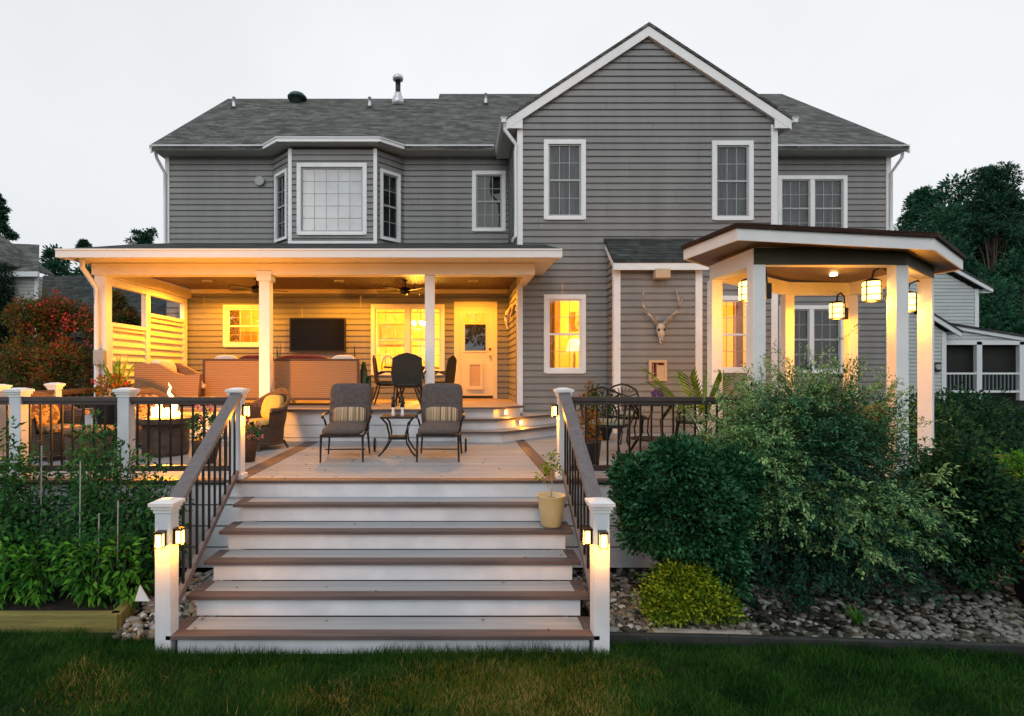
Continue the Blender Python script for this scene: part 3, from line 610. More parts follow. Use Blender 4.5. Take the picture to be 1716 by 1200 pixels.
MB().box(x, x+.12, Yb-.05, Yb, z-.15, z+.1).build('door', M['tan'], t); MB().poly([(x-.12, Yb-.005, z-.15), (x+.12, Yb-.005, z-.15), (x+.12, Yb-.005, z+.15), (x-.12, Yb-.005, z+.15)]).build('back_panel', M['maroon'], t)
# antlered skulls
def skull(x, y, z, s, label, ry, antl):
    t = thing('mounted_skull', label, 'animal skull', (0,0,0))
    m = MB()
    m.cush((0,-.09,.03), (.075,0,0), (0,.07,0), (0,0,.09), e=.8, n=14, m=10); m.tube([(0,-.1,.03), (0,-.13,-.06), (0,-.12,-.17), (0,-.1,-.26)], [.062,.05,.036,.022], 10)
    m.tube([(-.06,-.09,0), (-.045,-.12,-.1), (-.025,-.12,-.18)], [.03,.02,.012], 6); m.tube([(.06,-.09,0), (.045,-.12,-.1), (.025,-.12,-.18)], [.03,.02,.012], 6)
    m.build('skull', M['bone'], t, smooth=True)
    MB().cush((-.052,-.15,.0), (.022,0,0), (0,.015,0), (0,0,.024), e=1).cush((.052,-.15,.0), (.022,0,0), (0,.015,0), (0,0,.024), e=1).cush((0,-.135,-.21), (.012,0,0), (0,.015,0), (0,0,.03), e=1).build('sockets', M['dark'], t, smooth=True)
    for sx in (-1, 1):
        mm = MB()
        for pts, r in antl: mm.tube([(sx*a, b, c) for a, b, c in pts], [q*1.35 for q in r], 6)
        mm.build('antler', M['antler'], t, smooth=True)
    t.location = (x, y, z); t.rotation_euler = (0,0,ry); t.scale = (s, s, s)
an = [([(.05,-.06,.1), (.16,-.08,.22), (.3,-.12,.36), (.36,-.12,.5), (.33,-.08,.66), (.3,-.05,.82)], [.022,.02,.018,.015,.012,.005]), ([(.05,-.07,.11), (.12,-.2,.16), (.2,-.28,.24)], [.015,.01,.004]), ([(.22,-.1,.28), (.36,-.18,.34), (.46,-.2,.36)], [.016,.011,.004]), ([(.345,-.12,.47), (.38,-.17,.56), (.385,-.18,.63)], [.013,.008,.003])]
skull(ax(1105,10.2), 10.23, az(553,10.2), .98, 'antlered white skull mounted on the chimney chase wall', 0, an)
gh = [([(.04,-.07,.1), (.1,-.02,.2), (.16,.0,.2), (.2,-.02,.1), (.2,-.06,-.02), (.24,-.08,-.08)], [.04,.035,.03,.024,.016,.005])]
skull(1.17, 11.3, az(530,11.3), 1.0, 'horned white skull on the short wall beside the porch door', R(-90), gh)
# dining furniture seen through the windows and lamp
def simple_chair(x, y, z, rz, label, group=None):
    t = thing('dining_chair', label, 'chair', (0,0,0), group)
    MB().box(-.21, .21, -.21, .21, .43, .47).build('seat', M['roomfloor'], t)
    m = MB().tube([(-.19,.2,.45), (-.2,.24,.8), (-.12,.26,.98), (0,.26,1.02), (.12,.26,.98), (.2,.24,.8), (.19,.2,.45)], .018, 6)
    for k in (-.09, 0, .09): m.tube([(k,.2,.46), (k,.255,.98)], .009, 5)
    m.build('backrest', M['roomfloor'], t)
    for sx in (-1, 1):
        for sy in (-1, 1): MB().tube([(sx*.18, sy*.18, .44), (sx*.2, sy*.2, 0)], [.02, .013], 6).build('leg', M['roomfloor'], t)
    t.location = (x, y, z); t.rotation_euler = (0,0,rz); return t
c1 = simple_chair(-1.6, 13.6, 1.6, R(150), 'wooden dining chair at the left end of the indoor table', 'indoor dining chairs'); dup(c1, (-1.05, 14.3, 1.6), 0, 'wooden dining chair behind the indoor table, nearer the left'); dup(c1, (-.3, 14.3, 1.6), R(-8), 'wooden dining chair behind the indoor table, nearer the door')
t = thing('indoor_dining_table', 'wooden dining table inside the double window', 'table', (-.7, 13.8, 1.6)); MB().box(-1.5, .1, 13.4, 14.1, 2.3, 2.35).build('tabletop', M['roomfloor'], t, bevel=.01)
for a_ in (-1.4, 0):
    for b_ in (13.5, 14.0): MB().box(a_-.03, a_+.03, b_-.03, b_+.03, 1.6, 2.3).build('leg', M['roomfloor'], t)
x, Y, z = ax(700,13.7), 13.7, az(543,13.7)
t = thing('chandelier', 'blazing chandelier inside the double window', 'chandelier', (x, Y, z)); MB().tube([(x, Y, z), (x, Y, 4.19)], .01, 6).build('chain', M['antler'], t)
m = MB(); m2 = MB()
for k in range(6): a_ = k*math.pi/3; m.tube([(x, Y, z-.12), (x+.1*math.cos(a_), Y+.1*math.sin(a_), z-.14), (x+.19*math.cos(a_), Y+.19*math.sin(a_), z-.04)], .009, 5); m2.cush((x+.19*math.cos(a_), Y+.19*math.sin(a_), z+.02), (.035,0,0), (0,.035,0), (0,0,.05), e=1, n=8, m=6)
m.build('arms', M['antler'], t); m2.build('bulbs', M['chand'], t); lamp('room_lamp', (x, Y, z-.3), (1,.5,.05), 330, .2, parent=t)
t = thing('armchair', 'dark upholstered armchair inside the tall lit gable window', 'armchair', (2.0, 12.2, PZ)); MB().cush((2.0,12.2,PZ+.35), (.32,0,0), (0,.3,0), (0,0,.13)).build('seat', M['cushion'], t, smooth=True); MB().cush((1.8,12.35,PZ+.72), (.08,.1,0), (-.25,.2,0), (0,0,.36)).build('backrest', M['cushion'], t, smooth=True); MB().box(1.75,2.25,12.0,12.4,PZ,PZ+.24).build('base', M['roomfloor'], t)
t = thing('table_lamp', 'small table lamp glowing behind the armchair indoors', 'lamp', (2.75, 12.6, PZ)); MB().lathe([(.12,0),(.03,.05),(.03,1.0),(.015,1.15)], (2.75,12.6,PZ), 12).build('stand', M['antler'], t, smooth=True); MB().lathe([(.2,1.1),(.12,1.4)], (2.75,12.6,PZ), 16).build('lamp_shade', emis('lit_shade', (1,.6,.2), 3), t, smooth=True)
lamp('room_lamp', (3.6, 12.3, 3.7), (1,.5,.05), 300, .2)
lamp('room_lamp', (-4.6, 13.9, 3.6), (1,.5,.05), 300, .2)
for (x, Y, z0_, z1_, w_, l_) in ((1.87, 11.15, 2.0, 4.1, .16, 'gold drape at the edge of the tall gable window'), (5.83, 11.15, 2.0, 4.1, .1, 'gold drape inside the gable window behind the gazebo')):
    m = MB(); n_ = 14; pts = [(x+w_*(i/n_-.5)*2, Y+.03*math.sin(i*2.2)) for i in range(n_+1)]
    for p, q in zip(pts, pts[1:]): m.poly([(*p, z0_), (*q, z0_), (*q, z1_), (*p, z1_)])
    tag(m.build('drape', M['drape'], smooth=True), l_, 'drape')
# ================================================================ DECK
DZ = 1.06; DY = 5.77
deck = thing('deck', 'grey composite deck with brown borders, white risers, wide front steps and dark railings', 'deck', (0, 8, 0))
GA, GB, GD, GF, GE, GC = (3.33,6.04), (5.02,6.04), (6.12,6.92), (6.24,8.5), (5.2,8.5), (3.32,7.06)
def right_x(y): return 5.2 if y < 6.0 else min(6.3, 5.2+(y-6.0)*1.2)
mb = MB(); y = DY+.145
while y < WY-.2:
    y2 = y+.133
    xr = right_x(y); xr = xr if y < 12.3 else 6.3
    for a_, b_ in ((-6.25, -2.53), (-2.31, .985), (1.155, xr)):
        mb.box(a_, b_, y, y2, DZ-.028, DZ)
    y += .142
mb.build('deck_boards', M['deck'], deck)
MB().box(-2.36, 1.2, DY, DY+.14, DZ-.03, DZ+.001).box(-2.525, -2.315, DY+.145, 8.95, DZ-.026, DZ+.002).box(.99, 1.15, DY+.145, 9.1, DZ-.026, DZ+.002).box(-6.3, -2.36, DY+.02, DY+.14, DZ-.03, DZ).box(1.2, 5.3, DY+.02, DY+.14, DZ-.03, DZ).build('border_board', M['brown'], deck)
MB().prism([(-6.2, DY+.2), (5.15, DY+.2), (6.2, 7.0), (6.2, WY-.05), (-6.2, WY-.05)], .1, DZ-.04).build('deck_frame', M['dark'], deck)
sk = [MB(), MB(), MB()]
z = .1
for h in (.23, .23, .23, .23):
    sk[0].box(1.05, 5.2, DY+.07, DY+.1, z, z+h-.018); sk[1].box(-6.2, -2.2, DY+.07, DY+.1, z, z+h-.018)
    sk[2].bar((5.2, DY+.08, z+h/2-.009), (6.25, 6.95, z+h/2-.009), .03, h-.018); z += h
sk[0].box(1.9, 1.98, DY+.05, DY+.068, .12, .9)
for q in sk: q.build('skirting', M['riser'], deck)
# front stairs
XL, XR = -2.28, 1.115
ys = [5.46, 5.14, 4.83, 4.515, 4.2]; zs = [.88, .70, .52, .34, .16]
prevy = DY
MB().box(-2.5, 1.25, DY+.02, DY+.05, .88, DZ-.032).build('riser', M['riser'], deck)
for i, (y, z) in enumerate(zip(ys, zs)):
    back = (ys[i-1] if i else DY)+.02
    MB().box(XL+.1, XR-.1, y+.115, back, z-.025, z).build('tread', M['deck'], deck)
    MB().box(XL, XR, y, y+.11, z-.03, z+.002).box(XL, XL+.095, y+.113, back, z-.03, z+.002).box(XR-.095, XR, y+.113, back, z-.03, z+.002).build('tread_border', M['brown'], deck)
    MB().box(XL+.07, XR-.07, y+.045, y+.07, (zs[i+1] if i < 4 else -.02), z-.03).build('riser', M['riser'], deck)
for x in (XL+.16, XR-.2):
    MB().slab([(x, y_, z_) for y_, z_ in ((4.5, 0), (4.5, .05), (5.75, .72), (5.75, 0))], (.04,0,0)).build('stringer', M['riser'], deck)
# porch steps on the right
def stepsheet(pl, z0, z1, name, m): MB().prism(pl, z0, z1).build(name, M[m], deck)
s1 = [(.0, 9.17), (.68, 9.17), (1.75, 10.15), (2.3, GY-.03), (1.22, GY-.03), (1.22, 9.95), (.66, 9.47), (.0, 9.47)]
s2 = [(.0, 8.87), (.76, 8.87), (1.95, 9.98), (2.75, GY-.03), (2.3, GY-.03), (1.75, 10.15), (.68, 9.17), (.0, 9.17)]
def edge(p, z, w=.05): 
    mb = MB()
    for a_, b_ in zip(p, p[1:]): mb.bar((*a_, z-.015), (*b_, z-.015), w, .036)
    mb.build('step_nosing', M['brown'], deck)
def riserline(p, z0, z1):
    mb = MB()
    for a_, b_ in zip(p, p[1:]): mb.bar((*a_, (z0+z1)/2), (*b_, (z0+z1)/2), .02, z1-z0)
    mb.build('riser', M['riser'], deck)
stepsheet(s1, 1.395, 1.42, 'step_board', 'deck'); stepsheet(s2, 1.215, 1.24, 'step_board', 'deck')
edge([(-.02, 9.15), (.68, 9.15), (1.77, 10.13), (2.32, GY-.04)], 1.422); edge([(-.02, 8.85), (.77, 8.85), (1.97, 9.96), (2.77, GY-.04)], 1.242)
riserline([(0, 9.2), (.67, 9.2), (1.73, 10.18), (2.27, GY-.04)], 1.24, 1.395); riserline([(0, 8.9), (.745, 8.9), (1.93, 10.01), (2.72, GY-.04)], DZ, 1.215)
mb = MB()
for z0, z1 in ((DZ+.005, DZ+.06), (DZ+.075, DZ+.27), (DZ+.285, PZ-.03)): mb.box(-6.4, -.02, fe+.02, fe+.05, z0, z1)
mb.box(-.03, .0, fe-.1, 9.4, DZ+.005, PZ-.03)
mb.build('porch_skirting', M['riser'], deck)
# railing posts
def railpost(cx, y, z0, zc, w=.125):
    p = MB().box(cx-w/2, cx+w/2, y, y+w, z0, zc-.07).build('railing_post', M['riser'], deck, bevel=.005)
    k = MB(); h = w/2; c = (cx, y+h)
    for e, a_, b_ in ((.008, zc-.1, zc-.07), (.02, zc-.07, zc-.045), (.034, zc-.045, zc-.02)): k.box(c[0]-h-e, c[0]+h+e, c[1]-h-e, c[1]+h+e, a_, b_)
    e = h+.036; n = len(k.v); t = h*.55
    k.v += [(c[0]-e,c[1]-e,zc-.02),(c[0]+e,c[1]-e,zc-.02),(c[0]+e,c[1]+e,zc-.02),(c[0]-e,c[1]+e,zc-.02),(c[0]-t,c[1]-t,zc),(c[0]+t,c[1]-t,zc),(c[0]+t,c[1]+t,zc),(c[0]-t,c[1]+t,zc)]
    k.f += [(n+4,n+5,n+6,n+7)]+[(n+i, n+(i+1)%4, n+4+(i+1)%4, n+4+i) for i in range(4)]
    k.build('post_cap', M['trim'], p)
    b = MB().box(cx-h-.02, cx+h+.02, y-.02, y+w+.02, z0, z0+.05).build('base_trim', M['trim'], p) if z0 > .5 else None
    return p
ZC = 2.055
for x in (-2.42, -3.64, -4.82): railpost(x, 5.85, DZ, ZC)
railpost(1.172, 5.85, DZ, ZC)
lp = [(-2.303, 4.2), (1.132, 4.2)]
for x, y in lp: railpost(x, y, -.05, 1.225)
for y in (7.15, 8.15): railpost(-6.15, y, DZ, ZC+.01)
def railrun(p, q, zt0, zt1, zb0, zb1, nb, m='railblk', tw=.09):
    """p,q are xy; top rail heights, bottom rail heights"""
    MB().bar((*p, zt0), (*q, zt1), tw, .045).bar((*p, zt0-.04), (*q, zt1-.04), .045, .04).build('top_rail', M[m], deck)
    MB().bar((*p, zb0), (*q, zb1), .045, .06).build('bottom_rail', M[m], deck)
    for i in range(nb):
        t = (i+.5)/nb; x, y = p[0]+(q[0]-p[0])*t, p[1]+(q[1]-p[1])*t
        MB().box(x-.009, x+.009, y-.009, y+.009, zb0+(zb1-zb0)*t, zt0+(zt1-zt0)*t-.05).build('baluster', M['black'], deck)
yr_ = 5.912; zt = 1.93
railrun((1.235, yr_), (3.28, yr_), zt, zt, 1.17, 1.17, 17)
for a_, b_ in ((-3.58, -2.48), (-4.76, -3.70), (-6.1, -4.88)): railrun((a_, yr_), (b_, yr_), zt, zt, 1.17, 1.17, 9)
railrun((-6.15, 6.0), (-6.15, 7.15), zt, zt, 1.17, 1.17, 6); railrun((-6.15, 7.3), (-6.15, 8.15), zt, zt, 1.17, 1.17, 6); railrun((-6.15, 8.3), (-6.3, 9.46), zt, zt, 1.17, 1.17, 6)
for x0_, x1_ in ((-2.3, -2.4), (1.13, 1.165)):
    railrun((x0_, 4.33), (x1_, 5.85), 1.13, 1.985, .3, 1.13, 11, 'brown2', .12)
# small lights on the posts and steps
def postlight(x, y, z, nx, ny, label, e=8, g='small lantern lights on the railing posts'):
    t = thing('post_light', label, 'post light', (0,0,0), g)
    MB().box(-.028, .028, -.02, 0, -.05, .05).box(-.034, .034, -.07, -.0, .045, .06).box(-.032, -.026, -.068, -.06, -.045, .045).box(.026, .032, -.068, -.06, -.045, .045).box(-.032, .032, -.068, -.02, -.05, -.043).build('lamp_frame', M['black'], t)
    MB().box(-.024, .024, -.062, -.02, -.042, .042).build('lamp_glass', M['lampglass'], t)
    lamp('lamp_bulb', (0, -.085, -.055), WARM2, e, .02, parent=t)
    t.location = (x, y, z); t.rotation_euler = (0, 0, math.atan2(nx, -ny)); t.scale = (.95,1.0,1.15); return t
zl_ = az(903, 4.2)
postlight(-2.303, 4.2, zl_, 0, -1, 'lantern on the front face of the lower left stair post'); postlight(-2.24, 4.262, zl_, 1, 0, 'lantern on the inner face of the lower left stair post')
postlight(1.132, 4.2, zl_, 0, -1, 'lantern on the front face of the lower right stair post'); postlight(1.07, 4.262, zl_, -1, 0, 'lantern on the inner face of the lower right stair post')
postlight(-2.357, 5.912, 1.8, 1, 0, 'lantern on the inner side of the upper left stair post', 16); postlight(1.109, 5.912, 1.8, -1, 0, 'lantern on the inner side of the upper right stair post', 16)
for x, y, z, a_, l_ in ((.87, 9.36, 1.5, -38, 'tiny step light in the upper porch riser'), (1.13, 9.27, 1.315, -38, 'tiny step light in the lower porch riser')):
    pass
def steplight(x, y, z, ang, l_):
    t = thing('step_light', l_, 'step light', (0,0,0), 'step lights in the porch risers')
    MB().box(-.035, .035, -.02, 0, -.04, .04).build('plate', M['trim'], t); MB().box(-.022, .022, -.026, -.018, -.02, .03).build('lens', M['lampglass'], t); lamp('lamp_bulb', (0,-.06,-.01), WARM2, 5, .02, parent=t)
    t.location = (x, y, z); t.rotation_euler = (0,0,R(ang))
steplight(.86, 9.6, 1.51, 40, 'tiny glowing step light on the topmost porch riser'); steplight(1.12, 9.54, 1.33, 42, 'tiny glowing step light on the middle porch riser')
# ================================================================ GAZEBO
gz_ = thing('gazebo', 'white six-post gazebo with brown shingled roof, lit orange by wall lanterns', 'gazebo', (4.7, 7.3, DZ))
V6 = [GA, GB, GD, GF, GE, GC]; bz = 3.43
cen = Vector((sum(v[0] for v in V6)/6, sum(v[1] for v in V6)/6))
for v, z0 in zip(V6, (DZ, DZ, DZ-.95, DZ, DZ, DZ)):
    c = Vector(v)+(cen-Vector(v)).normalized()*.07
    q = .074 if v == GD else .07; a_ = R(42) if v == GD else 0; ca, sa = math.cos(a_), math.sin(a_)
    MB().prism([(c[0]+x_*ca-y_*sa, c[1]+x_*sa+y_*ca) for x_, y_ in ((-q,-q),(q,-q),(q,q),(-q,q))], z0, bz).build('post', M['trim'], gz_, bevel=.006)
inner = [tuple(Vector(v)+(cen-Vector(v)).normalized()*.17) for v in V6]
mb = MB()
for i in range(6):
    j = (i+1) % 6; a, b, c, d = V6[i], V6[j], inner[j], inner[i]
    mb.prism([a, b, c, d], bz, 3.62)
mb.build('beam', M['trim'], gz_)
MB().box(GA[0]+.005, GB[0]+.02, GA[1]-.015, GA[1]-.002, bz+.0, 3.62).build('beam_shade_board', M['olive'], gz_); MB().bar((GB[0]+.012, GB[1]-.01, (bz+3.62)/2), (GD[0]+.012, GD[1]-.01, (bz+3.62)/2), .012, 3.62-bz).build('beam_shade_board', M['olive'], gz_)  # added boards carry the shade of the beam's front faces as olive colour
RO = [(3.0,5.75,3.64), (5.14,5.78,3.54), (6.5,6.9,3.54), (6.62,8.85,3.6), (5.1,8.85,3.66), (2.93,6.95,3.68)]
mb = MB(); hh_ = .135
for i in range(6):
    a, b = Vector(RO[i]), Vector(RO[(i+1) % 6]); n = (b-a).cross(Vector((0,0,1))).normalized()*-.02
    mb.slab([a+Vector((0,0,hh_)), b+Vector((0,0,hh_)), b, a], n)
mb.build('fascia', M['trim'], gz_)
mb = MB(); mb.poly([(v[0]*.998+.01, v[1]+.01, v[2]+.012) for v in RO][::-1]); 
mb.build('ceiling', M['porchceil'], gz_)
top = Vector((4.75, 7.3, 4.0)); mb = MB()
for i in range(6):
    a, b = Vector(RO[i]), Vector(RO[(i+1) % 6]); up_ = Vector((0,0,hh_+.045)); o1 = (a-top); o2 = (b-top); o1.z = o2.z = 0; o1 = o1.normalized()*.035; o2 = o2.normalized()*.035
    tp = Vector((top.x, top.y, 3.85))
    mb.slab([a+up_+o1, b+up_+o2, tp], .05)
mb.build('roof', M['shinglered'], gz_)
x, Y = ax(1397, 7.6), 7.6
t = thing('recessed_light', 'lit recessed light in the gazebo ceiling', 'ceiling light', (x, Y, 3.6)); MB().lathe([(.045, -.008), (.045, .01)], (x, Y, 3.6), 16).build('bulb', M['downglass'], t); lamp('spot_lamp', (x, Y, 3.5), WARM2, 110, .05, 'SPOT', t, R(150))
def lantern(x, y, z, d, label, s=1.0, e=32):
    """hangs from a curved arm fixed to a post; d=(dx,dy) from post to lantern"""
    t = thing('wall_lantern', label, 'lantern', (0,0,0), 'lanterns inside the gazebo')
    r = .095*s; h = .22*s; dx, dy = d
    ap = [(-dx, -dy, -.02), (-dx*.9, -dy*.9, h*.5+.12), (-dx*.5, -dy*.5, h*.5+.17), (-dx*.12, -dy*.12, h*.5+.13), (0, 0, h*.5+.03)]
    MB().tube(ap, .012, 6).box(-dx-.03, -dx+.03, -dy-.03, -dy+.03, -.12, .06).build('arm', M['black'], t)
    MB().lathe([(r*.9, -h/2), (r, -h/2+.01), (r, h/2-.01), (r*.9, h/2)], (0,0,0), 16).build('lamp_glass', M['lampglass'], t, smooth=True)
    m = MB().lathe([(r*1.04, h/2), (r*.6, h/2+.03), (.015, h/2+.045)], (0,0,0), 16).lathe([(r*.7, -h/2-.015), (r*1.04, -h/2)], (0,0,0), 16)
    for k in range(4): a_ = k*math.pi/2+.4; m.tube([(r*1.03*math.cos(a_), r*1.03*math.sin(a_), -h/2), (r*1.03*math.cos(a_), r*1.03*math.sin(a_), h/2)], .008, 4)
    for zz in (-h*.2, h*.22): m.tube([(r*1.03*math.cos(k*.3927), r*1.03*math.sin(k*.3927), zz) for k in range(17)], .006, 4)
    m.build('cage', M['black'], t)
    lamp('lamp_bulb', (0, 0, -h/2-.06), WARM2, e, .05, parent=t)
    t.location = (x, y, z)
lantern(ax(1253,6.35), 6.35, az(488,6.35), (-.12, .2), 'lit drum lantern beside the front left gazebo post', e=34)
lantern(ax(1461,6.25), 6.25, az(488,6.25), (-.2, .02), 'lit drum lantern on a curved arm beside the front right gazebo post', .98)
lantern(ax(1402,8.15), 8.15, az(521,8.15), (-.2, -.1), 'lit drum lantern on the back gazebo post')
lantern(ax(1520,6.95), 6.95, az(507,6.95), (-.24, .03), 'lit drum lantern beside the far right gazebo post')
lamp('eave_lamp', (4.6, 7.2, 2.2), WARM2, 25, .3)  # added fill light hanging free in mid-gazebo, no fixture
# ================================================================ FURNITURE
def lounger(label_, loc, rz, group='deck chaise chairs'):
    t = thing('chaise_chair', label_, 'patio chair', (0,0,0), group)
    MB().cush((0, .38, .41), (.275,0,0), (0,.42,.02), (0,0,.062), e=.3, n=24, m=10).build('seat_cushion', M['cushion'], t, smooth=True)
    b = MB().cush((0, .93, .69), (.3,0,0), (0,.1,.31), (0,-.085,.02), e=.3, n=32, m=12).build('back_cushion', M['cushion'], t, smooth=True)
    MB().cush((0, .853, .72), (.02,0,0), (0,.012,0), (0,0,.02), e=1).tube([(-.27,.872,.72),(-.1,.85,.715),(0,.848,.72),(.1,.85,.715),(.27,.872,.72)], .006, 5).build('tuft_button', M['cushion'], b, smooth=True)
    MB().cush((0, .77, .55), (.235,0,0), (0,.035,.115), (0,-.06,.015), e=.4, n=28).build('pillow', M['stripe'], t, smooth=True)
    MB().bar((-.27,.0,.34), (-.27,.8,.34), .025, .03).bar((.27,.0,.34), (.27,.8,.34), .025, .03).bar((-.27,0,.34), (.27,0,.34), .025, .03).bar((-.27,.75,.34), (.27,.75,.34), .025, .03).bar((-.27,.78,.34), (-.27,1.05,.96), .025, .03).bar((.27,.78,.34), (.27,1.05,.96), .025, .03).bar((-.27,1.05,.96),(.27,1.05,.96),.025,.03).bar((-.27,.35,.12),(.27,.35,.12),.015,.015).build('frame', M['black'], t)
    for sx in (-1, 1):
        MB().tube([(sx*.265, 0, .34), (sx*.272, -.01, .0)], [.017,.012], 6).build('leg', M['black'], t)
        MB().tube([(sx*.265, .72, .34), (sx*.29, .76, .0)], [.017,.012], 6).build('leg', M['black'], t)
        MB().tube([(sx*.27,.55,.36), (sx*.3,.5,.5), (sx*.325,.45,.565), (sx*.325,.6,.585), (sx*.32,.85,.57), (sx*.29,.93,.62)], .014, 6).cush((sx*.325,.47,.55),(.02,0,0),(0,.05,0),(0,0,.025),e=1).build('armrest', M['black'], t)
    MB().tube([(.33,1.0,.1), (.36,1.0,.1)], .1, 16).build('wheel', M['black'], t)
    t.location = loc; t.rotation_euler = (0,0,rz); return t
l1 = lounger('grey cushioned chaise chair left of the small table, with a striped pillow', (-1.49, 6.94, DZ), R(4)); l1.scale = (1,.95,1)
l2 = dup(l1, (-.25, 6.96, DZ), R(-2), 'grey cushioned chaise chair right of the small table, with a striped pillow')
t = thing('side_table', 'small black metal side table with curved legs between the two chaise chairs', 'side table', (0,0,0))
MB().box(-.24, .24, -.22, .22, .52, .55).build('tabletop', M['black'], t, bevel=.01); MB().box(-.13, .13, -.12, .12, .22, .26).build('shelf', M['black'], t)
for sx in (-1, 1):
    for sy in (-1, 1): MB().tube([(sx*.22, sy*.18, .53), (sx*.15, sy*.16, .45), (sx*.115, sy*.14, .3), (sx*.13, sy*.15, .18), (sx*.2, sy*.18, .06), (sx*.26, sy*.2, 0)], .014, 6).build('leg', M['black'], t)
t.location = (-.83, 7.62, DZ)
for x, l_ in ((-.9, 'left glass candle holder with a dark top on the side table'), (-.77, 'right glass candle holder with a dark top on the side table')):
    t = thing('candle_holder', l_, 'candle holder', (x, 7.56, DZ+.55), 'candle holders on the side table'); MB().lathe([(.03,0),(.022,.03),(.018,.09),(.03,.12)], (x,7.56,DZ+.55), 12).build('glass_stem', M['paper'], t, smooth=True); MB().lathe([(.03,.12),(.022,.2),(.03,.27)], (x,7.56,DZ+.55), 12).build('candle', M['sling'], t, smooth=True)
# wicker tub chairs round the fire table
def tub(label_, loc, rz, cm, group='wicker chairs around the fire table'):
    t = thing('wicker_chair', label_, 'wicker chair', (0,0,0), group)
    m = MB(); n = 18; prof = []
    ring = []
    for i in range(n+1):
        a_ = R(-20)+R(220)*i/n; cosb = max(0, math.sin(a_)); h = .6+.28*cosb**1.5
        ring.append((math.cos(a_), math.sin(a_), h))
    rows = [(.30,.08), (.31,.25), (.35,.42), (.37,.55)]
    for k in range(n):
        (c0, s0, h0), (c1, s1, h1) = ring[k], ring[k+1]
        pr0 = [(r*c0, r*s0, z) for r, z in rows]+[(.4*c0, .4*s0, h0)]; pr1 = [(r*c1, r*s1, z) for r, z in rows]+[(.4*c1, .4*s1, h1)]
        for j in range(4): m.poly([pr0[j], pr1[j], pr1[j+1], pr0[j+1]]); m.poly([tuple(q*.9 if i < 2 else q for i, q in enumerate(p)) for p in (pr0[j+1], pr1[j+1], pr1[j], pr0[j])])
    m.tube([(.4*c, .4*s, h) for c, s, h in ring], .035, 8); m.tube([(.3*math.cos(a_), .3*math.sin(a_), .09) for a_ in [k*2*math.pi/20 for k in range(21)]], .02, 6)
    m.lathe([(.31, .08), (.33, .36)], (0,0,0), 22)
    m.build('woven_shell', M['wicker'], t)
    for sx in (-1, 1):
        for sy in (-1, 1): MB().tube([(sx*.22, sy*.22, .12), (sx*.27, sy*.27, 0)], [.025,.017], 6).build('leg', M['wicker'], t)
    MB().cush((0,-.02,.4), (.29,0,0), (0,.28,0), (0,0,.055), e=.6, n=20).build('seat_cushion', M[cm], t, smooth=True); MB().cush((0,.2,.62), (.22,0,0), (0,.07,.0), (0,.05,.19), e=.5, n=20).build('back_cushion', M[cm], t, smooth=True)
    t.location = loc; t.rotation_euler = (0,0,rz); return t
tub('brown wicker chair with a yellow cushion, behind the upper left stair post', (-2.98, 8.2, DZ), R(-32), 'yellow')
tub('wicker chair with patterned orange cushions at the left end of the deck', (-5.45, 7.25, DZ), R(75), 'pattern')
tub('wicker chair with patterned cushions behind the fire table', (-4.9, 8.5, DZ), R(35), 'pattern')
t = thing('footstool', 'round wicker footstool with a cushion left of the fire table', 'footstool', (-4.75, 7.0, DZ)); MB().lathe([(.24,.02),(.3,.1),(.3,.34)], (-4.75,7.0,DZ), 20).build('woven_base', M['wicker'], t, smooth=True); MB().cush((-4.75,7.0,DZ+.4), (.3,0,0), (0,.3,0), (0,0,.07), e=.9, n=20).build('seat_cushion', M['pattern'], t, smooth=True)
# fire table
FX, FY = -4.12, 7.6; FZ = DZ+.55
t = thing('fire_table', 'round dark stone fire table with burning flames', 'fire table', (FX, FY, DZ))
MB().lathe([(.28,0),(.3,.05),(.3,.42),(.42,.46),(.43,.53),(.23,.54),(.21,.49)], (FX,FY,DZ), 28).build('stone_body', M['stone'], t, smooth=False)
MB().lathe([(.21,.485),(.15,.52),(.0,.53)][::-1][::-1], (FX,FY,DZ), 20).build('embers', M['embers'], t, smooth=True)
m = MB()
for k in range(26):
    a_ = random.random()*6.28; r_ = .17*random.random()**.5; h = .05+.13*random.random()**2
    bx_, by_ = FX+r_*math.cos(a_), FY+r_*math.sin(a_); m.tube([(bx_,by_,FZ-.04), (bx_+.015,by_,FZ+h*.35), (bx_-.015,by_,FZ+h*.7), (bx_+.02*math.sin(k),by_,FZ+h)], [.03,.036,.02,.003], 7)
x_ = ax(286, FY); m.tube([(x_+.04,FY,FZ-.02), (x_+.06,FY,FZ+.14), (x_+.03,FY,FZ+.24), (x_-.03,FY,FZ+.33), (x_,FY,FZ+.4), (x_-.03,FY,FZ+.46)], [.03,.04,.03,.018,.013,.002], 8)
m.build('flames', M['flame'], t, smooth=True)
lamp('fire_glow', (FX, FY, FZ+.14), (1,.34,.025), 430, .08, parent=t)
